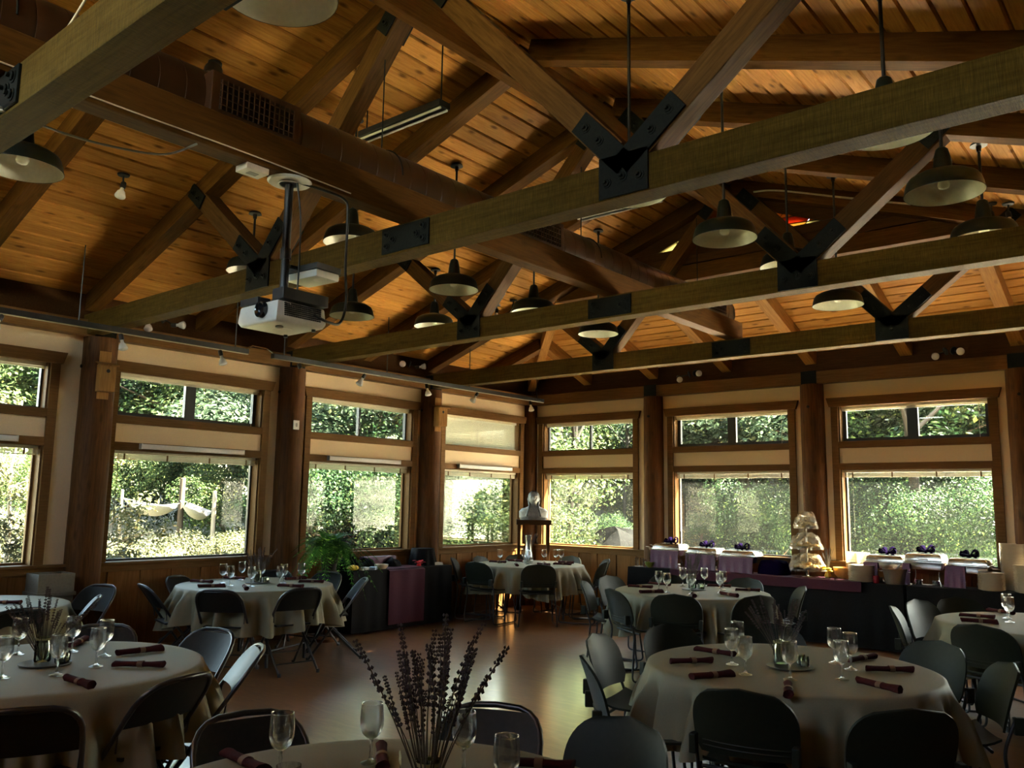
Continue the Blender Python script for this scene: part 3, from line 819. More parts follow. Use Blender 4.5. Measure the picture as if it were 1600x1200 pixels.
def trunk_mesh(h, r, seed, mat):
    q = random.Random(seed); m = M(); pts = []; x = y = 0
    for k in range(7):
        pts.append((x, y, h * k / 6 - 0.3)); x += q.uniform(-0.08, 0.08); y += q.uniform(-0.08, 0.08)
    m.tube(pts, [r * (1.15 - 0.11 * k) for k in range(7)], 9)
    for k in range(6):
        a = q.uniform(0, 6.28); s = pts[3 + k % 3]; l_ = h * q.uniform(0.25, 0.5)
        m.tube([s, (s[0] + math.cos(a) * l_ * 0.5, s[1] + math.sin(a) * l_ * 0.5, s[2] + l_ * 0.45), (s[0] + math.cos(a) * l_, s[1] + math.sin(a) * l_, s[2] + l_ * 0.7)], [r * 0.45, r * 0.3, r * 0.12], 6)
    return m.mesh('trunk', mat, smooth=70)
def make_tree(name, label, group, crown, trunk, cat='tree'):
    t = thing(name, label, cat, (0, 0, -50), 0, group)
    link('trunk', trunk, t)
    c_ = link('crown', crown, t); c_['kind'] = 'stuff'
    return t
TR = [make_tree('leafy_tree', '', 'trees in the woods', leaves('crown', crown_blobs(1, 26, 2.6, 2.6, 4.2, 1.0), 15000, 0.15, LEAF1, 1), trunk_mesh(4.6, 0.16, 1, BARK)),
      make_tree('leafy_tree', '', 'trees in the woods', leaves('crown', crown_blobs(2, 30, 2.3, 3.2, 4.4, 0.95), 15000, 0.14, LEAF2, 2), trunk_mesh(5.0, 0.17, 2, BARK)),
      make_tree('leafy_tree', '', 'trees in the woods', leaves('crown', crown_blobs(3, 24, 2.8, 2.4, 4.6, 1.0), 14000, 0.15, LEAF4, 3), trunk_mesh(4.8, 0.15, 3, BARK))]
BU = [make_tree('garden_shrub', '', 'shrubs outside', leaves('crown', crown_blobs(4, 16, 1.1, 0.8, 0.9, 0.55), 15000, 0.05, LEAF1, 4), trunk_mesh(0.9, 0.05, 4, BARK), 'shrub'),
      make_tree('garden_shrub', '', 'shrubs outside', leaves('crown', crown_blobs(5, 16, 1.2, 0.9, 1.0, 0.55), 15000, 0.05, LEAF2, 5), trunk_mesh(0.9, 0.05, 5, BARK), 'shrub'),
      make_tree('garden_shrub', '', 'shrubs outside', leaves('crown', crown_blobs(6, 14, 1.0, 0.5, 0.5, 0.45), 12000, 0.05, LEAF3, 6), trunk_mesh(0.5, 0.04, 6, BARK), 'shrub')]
used = set()
def plant(proto, x, y, sc_, label, group, dz=0.0):
    z = gz(x, y) + dz
    if proto.name not in used:
        used.add(proto.name); o = proto
        o.location = (x, y, z); o.rotation_euler = (0, 0, rnd.uniform(0, 6.28)); o.scale = (sc_,) * 3 if proto.name.startswith('garden') else (sc_, sc_, sc_ * 0.7)
        o['label'] = label; o['group'] = group
        return o
    o = copy_thing(proto, label, (x, y, z), rnd.uniform(0, 6.28), group, sc_)
    if proto.name.startswith('leafy'): o.scale.z *= 0.7
    return o
def ray_xy(px, dist):
    # a spot on the ground plan, seen from the room along a compass bearing through a window
    a = math.atan((px - 800) / 1312.7) - 0.6926
    return 8.63 + math.sin(a) * dist, -10.89 + math.cos(a) * dist
# woods beyond each window: (bearing, distance, kind, size)
woods = {'hammock window': [(-120, 30, 1, 1.2), (-20, 26, 0, 1.1), (60, 30, 1, 1.25), (130, 27, 1, 1.2), (185, 31, 1, 1.3), (235, 26, 1, 1.15), (280, 29, 1, 1.3), (330, 25, 0, 1.15), (380, 28, 1, 1.25), (425, 24, 0, 1.1)],
         'fern window': [(470, 23, 2, 1.15), (520, 20, 2, 1.0), (555, 25, 2, 1.25), (600, 21, 2, 1.05), (645, 24, 2, 1.2)],
         'corner windows': [(690, 23, 0, 1.0), (735, 26, 0, 1.1), (775, 22, 0, 1.0), (820, 27, 1, 1.2), (868, 33, 0, 1.3), (905, 36, 0, 1.4), (940, 33, 1, 1.3), (985, 35, 0, 1.4)],
         'window behind the purple chafers': [(1035, 36, 0, 1.4), (1080, 33, 0, 1.3), (1120, 27, 2, 1.1), (1165, 24, 2, 1.15), (1205, 22, 2, 1.1), (1240, 25, 2, 1.2), (1270, 29, 1, 1.3)],
         'window behind the silver chafers': [(1310, 24, 1, 1.15), (1345, 21, 1, 1.0), (1385, 23, 1, 1.15), (1425, 20, 1, 1.0), (1470, 24, 0, 1.1), (1510, 21, 0, 1.0), (1555, 23, 1, 1.15), (1600, 22, 0, 1.1), (1660, 24, 1, 1.2)]}
for w_, l_ in woods.items():
    for px, dist, k, s in l_:
        x, y = ray_xy(px, dist)
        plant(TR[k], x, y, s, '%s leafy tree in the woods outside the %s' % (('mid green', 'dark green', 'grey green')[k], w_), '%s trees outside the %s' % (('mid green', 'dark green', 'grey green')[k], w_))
bush = {'hammock window': [(60, 20, 0, 1.2), (120, 22, 0, 1.3), (215, 23, 0, 1.4), (300, 24, 0, 1.3), (370, 20, 0, 1.3), (180, 15.0, 2, 1.0), (225, 14.4, 2, 0.9), (275, 15.6, 2, 0.9), (330, 15.8, 2, 0.9), (380, 16.2, 2, 0.9), (15, 13.5, 2, 1.1), (60, 14.0, 2, 1.1), (-40, 15.0, 2, 1.1)],
        'fern window': [(490, 17, 1, 1.25), (540, 18.0, 1, 1.35), (590, 17.2, 1, 1.3), (640, 18.2, 1, 1.4), (575, 19.5, 1, 1.7), (510, 19.5, 1, 1.6)],
        'corner side window': [(695, 15.6, 0, 1.1), (725, 16.0, 1, 1.2), (760, 16.2, 0, 1.3), (680, 20.0, 1, 2.1), (795, 16.4, 0, 1.2), (700, 18.5, 0, 1.9), (740, 19.0, 1, 2.0), (785, 18.6, 0, 1.9)],
        'back wall window by the bust': [(865, 26, 0, 1.2), (925, 27, 0, 1.3), (970, 19, 1, 0.6), (985, 24, 0, 1.2), (850, 31, 0, 2.0), (900, 32, 0, 2.2), (945, 31, 0, 2.2), (990, 31, 0, 2.3)],
        'window behind the purple chafers': [(1060, 27, 0, 1.2), (1160, 19, 1, 0.9), (1190, 18.2, 1, 1.0), (1220, 17.6, 1, 1.0), (1110, 21.0, 2, 0.8), (1045, 31, 0, 2.3), (1085, 30, 0, 2.4), (1125, 28, 0, 2.4), (1165, 27, 1, 2.3), (1205, 26, 1, 2.3), (1245, 27, 1, 2.3)],
        'window behind the silver chafers': [(1325, 19.2, 1, 1.1), (1370, 17.6, 1, 1.0), (1415, 18.6, 1, 1.2), (1455, 17.4, 1, 0.9), (1500, 18.8, 1, 1.2), (1545, 17.2, 1, 1.1), (1400, 21.0, 1, 1.7), (1520, 20.5, 0, 1.6), (1345, 21.5, 1, 1.6)]}  # backlit look put into the colour: darker leaves for these shrubs
for w_, l_ in bush.items():
    for px, dist, k, s in l_:
        x, y = ray_xy(px, dist)
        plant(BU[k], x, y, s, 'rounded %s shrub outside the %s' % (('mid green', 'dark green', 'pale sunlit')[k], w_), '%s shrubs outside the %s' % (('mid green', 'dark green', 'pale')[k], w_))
# young trees close to the side windows
def sapling(x, y, h, label, seed):
    t = thing('young_maple', label, 'tree', (x, y, gz(x, y)), 0)
    q = random.Random(seed); m = M(); bl = []
    pts = [(0.04 * math.sin(k), 0.03 * math.cos(2 * k), h * k / 7 - 0.1) for k in range(8)]
    m.tube(pts, [0.035 - 0.003 * k for k in range(8)], 7)
    for k in range(16):
        a = q.uniform(0, 6.28); z0 = h * q.uniform(0.25, 0.95); l_ = q.uniform(0.4, 0.95) * (1.15 - z0 / h * 0.5)
        p1 = (math.cos(a) * l_ * 0.5, math.sin(a) * l_ * 0.5, z0 + l_ * 0.22); p2 = (math.cos(a) * l_, math.sin(a) * l_, z0 + l_ * 0.34)
        m.tube([(0, 0, z0), p1, p2], [0.012, 0.008, 0.004], 5)
        bl += [(*p1, 0.2), (*p2, 0.24)]
    m.obj('trunk', PALEBARK, t, smooth=70)
    c_ = link('crown', leaves('crown', bl, 3200, 0.06, LEAF3, seed, 0.2), t); c_['kind'] = 'stuff'
x, y = ray_xy(172, 11.6); sapling(x, y, 2.9, 'pale young maple at the left edge of the hammock window', 31)
x, y = ray_xy(28, 12.2); sapling(x, y, 3.0, 'pale young maple outside the side window cut off by the frame', 32)
# bare trunks seen in the window by the bust
def bare(px, dist, r, mat, label):
    x, y = ray_xy(px, dist)
    t = thing('tree_trunk', label, 'tree', (x, y, gz(x, y)))
    link('trunk', trunk_mesh(6.0, r, int(px), mat), t)
    c_ = link('crown', leaves('crown', crown_blobs(int(px), 14, 1.9, 1.2, 6.0, 0.9), 3500, 0.22, LEAF1, int(px)), t); c_['kind'] = 'stuff'
bare(872, 21, 0.15, GREYBARK, 'grey tree trunk outside the window by the bust, thickest of three')
bare(893, 18.5, 0.08, DARKBARK, 'dark tree trunk outside the window by the bust, between two pale trunks')
bare(907, 23, 0.05, PALEBARK, 'thin pale tree trunk outside the window by the bust')
bare(975, 22, 0.045, GREYBARK, 'slender pale tree trunk at the right edge of the window by the bust')
bare(1432, 17.2, 0.10, DARKBARK, 'dark tree trunk outside the window behind the silver chafers')
# boulder, crate
x, y = ray_xy(962, 18.5)
bo = thing('boulder', 'large grey boulder outside the window by the bust', 'boulder', (x, y, gz(x, y)))
q = random.Random(4)
M().grid(lambda u, v: tuple((0.75 + 0.16 * math.sin(5 * u * 6.28 / 2 + 3 * v)) * c for c in (math.cos(u * 6.2832) * math.sin(v * PI), math.sin(u * 6.2832) * math.sin(v * PI) * 0.9, 0.75 * math.cos(v * PI) + 0.3)), 14, 8, True).obj('stone', plain('boulder_stone', (0.0035, 0.0035, 0.0033), 0.95, 0, 0.3, 4, spec=0.02, bmp=0.4), bo, smooth=50)
x, y = ray_xy(921, 19.0)
CHEST = plain('weathered_board', (0.022, 0.020, 0.018), 0.8)
cr = thing('garden_chest', 'pale wooden chest beside the boulder outside', 'chest', (x, y, gz(x, y)), 0.6)
M().box(-0.42, -0.25, 0, 0.42, 0.25, 0.5).obj('body', CHEST, cr, bevel=0.01); M().box(-0.45, -0.28, 0.5, 0.45, 0.28, 0.56).obj('lid', CHEST, cr, bevel=0.01)
# hammocks and posts
HAM = plain('hammock_canvas', (0.09, 0.085, 0.08), 0.8)
def hammock(p0, p1, sag, label):
    t = thing('hammock', label, 'hammock', p0)
    p0, p1 = Vector(p0), Vector(p1); d = p1 - p0; s = Vector((-d.y, d.x, 0)).normalized() * 0.42
    def fn(u, v):
        k = 0.12 + 0.76 * u
        w = math.sin(PI * (0.08 + 0.84 * u)) ** 0.6
        return tuple(d * k + s * (2 * v - 1) * w + Vector((0, 0, -sag * 4 * k * (1 - k) + 0.22 * (2 * v - 1) ** 2 * w)))
    M().slab(fn, lambda u, v: (0, 0, -1), 14, 7, 0.01).obj('canvas', HAM, t, smooth=60)
    for a, k in ((0, 0.12), (1, 0.88)):
        e = d * a
        for v in (0, 0.5, 1): M().tube([e, fn(0 if a == 0 else 1, v)], 0.008, 5).obj('rope', HAM, t)
hammock((-8.35, -2.68, 1.58), (-7.48, -1.88, 1.50), 0.30, 'white canvas hammock slung left of the dark tree outside')
hammock((-7.50, -1.92, 1.56), (-7.02, -1.48, 1.34), 0.26, 'white canvas hammock slung right of the dark tree outside')
for (x, y, h, r, mt_, l_) in ((-8.37, -2.70, 1.75, 0.03, PALEBARK, 'pale post at the far end of the left hammock'), (-7.49, -1.90, 2.0, 0.06, BARK, 'dark tree stem between the two hammocks'), (-7.00, -1.46, 1.75, 0.045, PALEBARK, 'pale post at the far end of the right hammock')):
    t = thing('hammock_post', l_, 'post', (x, y, gz(x, y)))
    M().lathe([(r * 1.1, -0.2), (r, 0.6), (r * 0.95, h - gz(x, y)), (0, h - gz(x, y) + 0.01)], 10).obj('stem', mt_, t, smooth=60)
# wire fence across the meadow
ft_ = thing('garden_fence', 'low post and wire fence across the sunny meadow', 'fence', (-0.9, 6.2, 0))
pts = []
for k in range(8):
    x, y = -2.2 + 0.62 * k, 5.4 + 0.44 * k; z = gz(x, y)
    M().lathe([(0.035, z - 0.2), (0.033, z + 0.85), (0, z + 0.86)], 8, T(x + 0.9, y - 6.2, 0)).obj('post', BARK, ft_, smooth=60)
    pts.append(Vector((x + 0.9, y - 6.2, z)))
for h in (0.3, 0.55, 0.8):
    M().tube([p + Vector((0, 0, h)) for p in pts], 0.010, 5).obj('wire', STEEL, ft_)
# ================================================================ TABLES AND CLOTHS
TH = 0.745
def folding_leg_table(name, label, loc, r):
    t = thing(name, label, 'table', loc, 0, 'round folding tables')
    M().lathe([(0, TH - 0.032), (r, TH - 0.032), (r + 0.006, TH - 0.02), (r, TH - 0.006), (0, TH - 0.006)], 48).obj('tabletop', TRIM, t, smooth=40)
    for s in (-1, 1):
        for q in (-1, 1):
            M().tube([(s * 0.42, q * 0.30, 0.0), (s * 0.40, q * 0.30, TH - 0.032)], 0.016, 10).obj('leg', BLACK, t, smooth=60)
        M().tube([(s * 0.415, -0.30, 0.15), (s * 0.415, 0.30, 0.15)], 0.011, 8).obj('brace', BLACK, t, smooth=60)
    return t
def cloth(label, loc, r, drop, seed):
    q = random.Random(seed)
    n = 216; ph = [q.uniform(0, 6.28) for _ in range(6)]
    nf = [21 + q.randint(0, 3), 33 + q.randint(0, 4), 46, 7]
    am = [q.uniform(0.4, 1.0) for _ in range(n)]
    def wave(a): return 0.5 * math.sin(nf[0] * a + ph[0] + 0.8 * math.sin(2 * a + ph[4])) + 0.32 * math.sin(nf[1] * a + ph[1]) + 0.18 * math.sin(nf[2] * a + ph[2])
    rows = [(0, 0.0), (0, 0.35), (0, 0.62), (0, 0.80), (0, 0.92), (0, 0.985)]
    v = []; f = []
    zt = TH
    m = M()
    rings = []
    for (_, k) in rows: rings.append([(r * k * math.cos(2 * PI * i / n), r * k * math.sin(2 * PI * i / n), zt + 0.0025 + 0.0008 * math.sin(3 * i * 2 * PI / n + 9 * k)) for i in range(n)])
    steps = 11
    for s in range(steps + 1):
        t = s / steps; ring = []
        for i in range(n):
            a = 2 * PI * i / n
            d = drop * (1 + 0.10 * math.sin(4 * a + ph[3]) + 0.05 * math.sin(nf[3] * a + ph[5]))
            w = wave(a); w = math.copysign(abs(w) ** 0.75, w)
            rr = r + 0.006 + (0.010 * min(1, t * 4)) + t ** 0.7 * (0.048 + 0.135 * w * min(1, t * 2.5))
            ring.append((rr * math.cos(a), rr * math.sin(a), zt - 0.004 - d * t))
        rings.append(ring)
    for ring in rings: v += ring
    for j in range(len(rings) - 1):
        for i in range(n):
            i2 = (i + 1) % n
            f.append((j * n + i, j * n + i2, (j + 1) * n + i2, (j + 1) * n + i))
    f = [x for x in f]
    m.add(v, f)
    o = m.obj('tablecloth', CLOTH, smooth=180)
    o.location = loc
    return tag(o, label, 'tablecloth', 'cream round tablecloths')
TABS = {'FR': (6.756, -6.197, 'the big table facing the silver chafers'), '5': (4.431, -2.897, 'the table before the purple chafers'), 'TC': (0.99, -1.22, 'the corner table below the bust'),
        'R2': (7.56, -3.08, 'the table cut by the right edge'), 'L2': (0.97, -5.74, 'the table by the hammock window'), 'L1': (3.90, -8.95, 'the table cut by the left edge'),
        'F': (6.746, -9.203, 'the table cut by the bottom edge'), 'L3': (0.97, -8.42, 'the far left table by the trash can')}
for k, (x, y, l_) in TABS.items():
    t = folding_leg_table('round_table', 'round folding table under a cream cloth, ' + l_, (x, y, 0), 0.755)
    t.rotation_euler = (0, 0, {'TC': 0.9, 'L2': 0.3}.get(k, 0.5))
    cloth('cream cloth draped over ' + l_, (x, y, 0), 0.77, 0.375, hash(k) % 97 if False else sum(map(ord, k)))

# ================================================================ CHAIRS (local: seat faces +y)
def tubef(pts, r=0.0125, n=8): return M().tube(pts, r, n)
def rounded(pts, rad, n=5):
    # round the corners of a polyline
    out = [Vector(pts[0])]
    for i in range(1, len(pts) - 1):
        a, b, c = Vector(pts[i - 1]), Vector(pts[i]), Vector(pts[i + 1])
        r = min(rad, (a - b).length * 0.45, (c - b).length * 0.45)
        p, q = b + (a - b).normalized() * r, b + (c - b).normalized() * r
        for k in range(n + 1):
            t = k / n; out.append(p * (1 - t) ** 2 + b * 2 * t * (1 - t) + q * t * t)
    out.append(Vector(pts[-1]))
    return out
def fold_chair():
    t = thing('folding_chair', '', 'chair', (0, 0, -50), 0, 'black metal folding chairs')
    def fy(z): return 0.235 - 0.56 * (z / 0.78)      # slanting main frame: front foot to back rest
    H_ = 0.79; wx = 0.218
    pts = [(-wx - 0.004, fy(0), 0.008), (-wx, fy(0.45), 0.45), (-wx, fy(0.60), 0.60), (-wx + 0.0, fy(H_ - 0.02), H_ - 0.005), (wx, fy(H_ - 0.02), H_ - 0.005), (wx, fy(0.60), 0.60), (wx, fy(0.45), 0.45), (wx + 0.004, fy(0), 0.008)]
    # keep the top bow broad and round
    left = [Vector(p) for p in pts[:3]]
    bow = []
    for k in range(13):
        a = PI - PI * k / 12
        cx_ = math.copysign(abs(math.cos(a)) ** 0.55, math.cos(a)) * wx
        z_ = 0.625 + (H_ - 0.625) * abs(math.sin(a)) ** 0.75
        bow.append(Vector((cx_, fy(z_) - 0.03 * (1 - abs(cx_ / wx) ** 2), z_)))
    M().tube(left + bow + [Vector((-p.x, p.y, p.z)) for p in reversed(left)], 0.0125, 8).obj('frame', FOLD_TUBE, t, smooth=60)
    for s in (-1, 1):
        M().tube(rounded([(s * 0.198, 0.16, 0.425), (s * 0.198, 0.10, 0.40), (s * 0.198, -0.30, 0.008)], 0.05), 0.0115, 8).obj('rear_leg', FOLD_TUBE, t, smooth=60)
        for (y, x_) in ((fy(0), 0.222), (-0.30, 0.198)):
            M().lathe([(0.0165, 0.0), (0.0165, 0.03), (0.014, 0.034)], 10, T(s * x_, y, 0)).obj('foot_cap', BLACK, t, smooth=50)
        M().tube([(s * 0.208, fy(0.30), 0.30), (s * 0.204, -0.10, 0.235)], 0.005, 6).obj('link', FOLD_TUBE, t)
        M().tube([(s * 0.213, fy(0.56), 0.56), (s * 0.206, -0.155, 0.47)], 0.005, 6).obj('link', FOLD_TUBE, t)
    M().tube([(-0.215, fy(0.14), 0.14), (0.215, fy(0.14), 0.14)], 0.008, 6).obj('stretcher', FOLD_TUBE, t, smooth=60)
    M().tube([(-0.198, -0.225, 0.10), (0.198, -0.225, 0.10)], 0.008, 6).obj('stretcher', FOLD_TUBE, t, smooth=60)
    def back(u, v):
        z = 0.575 + v * (0.77 - 0.575)
        a = (z - 0.625) / (H_ - 0.625)
        hw = 0.212 if a <= 0 else 0.212 * (max(0.0, 1 - min(1, a) ** 2.67)) ** 0.275
        x = (2 * u - 1) * hw
        return (x, fy(z) - 0.032 * (1 - (x / wx) ** 2) + 0.002, z)
    M().slab(back, lambda u, v: (0, 1, 0.5), 13, 9, 0.009).obj('backrest', FOLD, t, smooth=60)
    def seat(u, v):
        x = (2 * u - 1); y = -0.16 + 0.37 * v
        k = 0.195 * (1 - 0.10 * (1 - v)) * (1 if v < 0.8 else (1 - 0.25 * ((v - 0.8) / 0.2) ** 2))
        e = max(abs(x), abs(2 * v - 1))
        return (x * k, y, 0.443 - 0.010 * (1 - e ** 4) + 0.006 * v)
    M().slab(seat, lambda u, v: (0, 0, -1), 11, 11, 0.016).obj('seat', FOLD, t, smooth=50)
    return t
def stack_chair():
    t = thing('stacking_chair', '', 'chair', (0, 0, -50), 0, 'grey green stacking chairs')
    def back(u, v):
        z = 0.515 + v * 0.31
        a = max(0.0, (v - 0.35) / 0.65)
        hw = (0.228 + 0.018 * v) * (max(0.0, 1 - a ** 2.6)) ** 0.38
        if v < 0.15: hw *= 0.90 + 0.10 * (v / 0.15)
        x = (2 * u - 1) * hw
        return (x, -0.235 - 0.075 * v - 0.02 * v * v - 0.055 * (1 - (x / 0.246) ** 2), z)
    M().slab(back, lambda u, v: (0, 1, 0.3), 17, 15, 0.012).obj('backrest', SHELL, t, smooth=60)
    m = M()
    for z in (0.545, 0.568):
        m.tube([((2 * k / 14 - 1) * 0.195, -0.235 - 0.075 * (z - .515) / .31 - 0.055 * (1 - ((2 * k / 14 - 1) * 0.195 / 0.246) ** 2) - 0.003, z) for k in range(15)], 0.0035, 5)
    m.obj('back_rib', SHELL, t)
    def seat(u, v):
        x = 2 * u - 1; y = -0.235 + 0.46 * v
        hw = 0.235 * (1 - 0.12 * (1 - v) ** 2) * (1 if v < 0.75 else (1 - 0.22 * ((v - 0.75) / 0.25) ** 2.2))
        z = 0.445 + 0.012 * (abs(x) ** 2.5) + (0.03 * (1 - v / 0.25) ** 2 if v < 0.25 else 0) - (0.03 * ((v - 0.8) / 0.2) ** 2 if v > 0.8 else 0)
        return (x * hw, y, z)
    M().slab(seat, lambda u, v: (0, 0, -1), 13, 13, 0.012).obj('seat', SHELL, t, smooth=60)
    for s in (-1, 1):
        p = rounded([(s * 0.225, -0.30, 0.60), (s * 0.225, -0.235, 0.43), (s * 0.255, -0.275, 0.012), (s * 0.262, 0.235, 0.012), (s * 0.225, 0.185, 0.425), (s * 0.15, 0.185, 0.43)], 0.05, 5)
        M().tube(p, 0.0095, 8).obj('sled_leg', BLACK, t, smooth=60)
        M().box(s * 0.225 - 0.016, -0.335, 0.515, s * 0.225 + 0.016, -0.285, 0.60).obj('back_bracket', SHELL, t, bevel=0.006)
    M().tube([(-0.225, -0.18, 0.427), (0.225, -0.18, 0.427)], 0.009, 8).obj('cross_bar', BLACK, t, smooth=60)
    M().tube([(-0.225, 0.12, 0.427), (0.225, 0.12, 0.427)], 0.009, 8).obj('cross_bar', BLACK, t, smooth=60)
    return t
FC, SC = fold_chair(), stack_chair()
# (table, kind, back rest centre x, y, extra turn in degrees, label)
CH = [
 ('TC', 's', 0.23, -1.94, -8, 'grey stacking chair at the corner table, outermost on its left, seen from the side'),
 ('TC', 's', 0.94, -2.27, 6, 'grey stacking chair at the corner table, front left, seen from behind'),
 ('TC', 's', 1.73, -1.97, 0, 'grey stacking chair at the corner table, front centre, back straight to the camera'),
 ('TC', 's', 2.02, -0.95, 5, 'grey stacking chair on the right of the corner table, seat showing, facing the bust side'),
 ('TC', 's', 1.72, -0.42, 0, 'grey stacking chair at the corner table whose back catches warm light by the wainscot'),
 ('TC', 's', 0.30, -0.62, 0, 'grey stacking chair behind the corner table, left of the bust pedestal'),
 ('TC', 's', 1.00, -0.28, 0, 'grey stacking chair behind the corner table, right of the bust pedestal'),
 ('TC', 's', 0.22, -1.38, 0, 'grey stacking chair behind the outermost left chair of the corner table'),
 ('5', 's', 3.57, -3.49, -10, 'green grey stacking chair at the purple chafer table, outermost left, seen edge on'),
 ('5', 's', 3.40, -2.78, 0, 'grey stacking chair at the purple chafer table whose pale front faces the camera, at left'),
 ('5', 's', 4.20, -3.93, -18, 'green grey stacking chair at the purple chafer table, front left, by the open floor'),
 ('5', 's', 4.80, -3.90, 0, 'dark stacking chair at the purple chafer table, broad back to the camera, front centre'),
 ('5', 's', 5.34, -3.42, 0, 'dark stacking chair at the purple chafer table, behind the lavender of the next table'),
 ('5', 's', 5.31, -2.33, 0, 'pale green stacking chair at the purple chafer table, seen edge on at its right'),
 ('5', 's', 3.73, -2.12, 0, 'grey stacking chair between the purple chafer table and the buffet, at left'),
 ('5', 's', 4.53, -1.84, 0, 'grey stacking chair between the purple chafer table and the buffet, at right'),
 ('FR', 's', 5.79, -5.75, 0, 'brown grey stacking chair behind the big right table, at its far left'),
 ('FR', 's', 5.69, -6.42, 0, 'stacking chair left of the big right table, upper one of the two by the aisle'),
 ('FR', 's', 6.06, -7.06, -12, 'green stacking chair left of the big right table, lower one by the aisle'),
 ('FR', 's', 6.95, -7.22, 0, 'black looking stacking chair directly before the big right table, back to the camera'),
 ('FR', 's', 7.58, -7.09, 0, 'black looking stacking chair at the lower right corner before the big right table'),
 ('FR', 's', 7.25, -5.22, 0, 'green stacking chair behind the right end of the big right table, front lit'),
 ('FR', 's', 7.68, -5.72, 0, 'green stacking chair at the right of the big right table, edge on'),
 ('FR', 's', 6.25, -5.25, 0, 'dark stacking chair behind the big right table, just left of its vase'),
 ('R2', 's', 6.60, -3.42, -8, 'green grey stacking chair at the right edge table, thin edge toward the camera'),
 ('R2', 's', 6.60, -2.74, 0, 'stacking chair at the right edge table with a violet and orange lit back'),
 ('R2', 's', 6.80, -2.28, 0, 'pale stacking chair behind the right edge table, close to the plate stacks'),
 ('R2', 's', 7.31, -4.06, 0, 'dark green stacking chair before the right edge table, back to the camera'),
 ('L2', 'f', 0.74, -6.76, 0, 'black folding chair at the hammock window table, outermost left with blue lit seat'),
 ('L2', 'f', 0.16, -6.12, 0, 'black folding chair at the hammock window table, left and close to the wall'),
 ('L2', 'f', 1.57, -6.53, 0, 'black folding chair at the hammock window table, back to the camera, front left'),
 ('L2', 'f', 1.93, -5.88, 0, 'black folding chair at the hammock window table, turned away, front right'),
 ('L2', 'f', 0.74, -4.66, 0, 'black folding chair with blue lit back, beside the black end of the runner buffet'),
 ('L2', 'f', 1.55, -4.86, 0, 'black folding chair seen from the side, in front of the purple runner buffet'),
 ('L2', 'f', 0.19, -4.98, 0, 'black folding chair at the far side of the hammock window table, mostly hidden'),
 ('L1', 'f', 3.08, -8.28, 0, 'black folding chair behind the left edge table, only its rim showing'),
 ('L1', 'f', 3.70, -7.90, 0, 'black folding chair behind the left edge table with a greenish lit back'),
 ('L1', 'f', 4.38, -8.06, 0, 'black folding chair at the left edge table, seen edge on beside the aisle'),
 ('L1', 'f', 4.80, -8.72, 0, 'black folding chair before the left edge table, tilted back view, right one'),
 ('L1', 'f', 4.92, -9.43, 0, 'black folding chair in the lower left corner, back to the camera'),
 ('L3', 'f', 0.55, -7.16, 0, 'black folding chair with blue lit rim, in front of the trash can'),
 ('L3', 'f', 1.38, -7.60, 0, 'black folding chair at the far left table, seen edge on against the wainscot'),
 ('L3', 'f', 1.78, -8.30, 0, 'black folding chair at the left picture edge, between far left and left edge tables'),
 ('F', 'f', 5.73, -8.93, 0, 'black folding chair at the bottom edge table, left of its lavender'),
 ('F', 'f', 6.31, -8.20, 0, 'black folding chair behind the lavender of the bottom edge table'),
 ('F', 's', 6.86, -8.13, 0, 'dark olive stacking chair at the bottom edge, right of the bottom edge table'),
]
first = {'f': FC, 's': SC}; usedc = set()
for tb, k, x, y, turn, l_ in CH:
    tx, ty = TABS[tb][0], TABS[tb][1]
    a = math.atan2(ty - y, tx - x)                   # facing the table
    off = 0.29 if k == 's' else 0.28                 # back rest sits behind the chair's origin
    rz = a - PI / 2 + R(turn)
    ox, oy = x + math.cos(a + R(turn)) * off, y + math.sin(a + R(turn)) * off
    g_ = 'grey green stacking chairs' if k == 's' else 'black metal folding chairs'
    if k not in usedc:
        usedc.add(k); o = first[k]; o.location = (ox, oy, 0); o.rotation_euler = (0, 0, rz); o['label'] = l_
    else:
        copy_thing(first[k], l_, (ox, oy, 0), rz, g_)
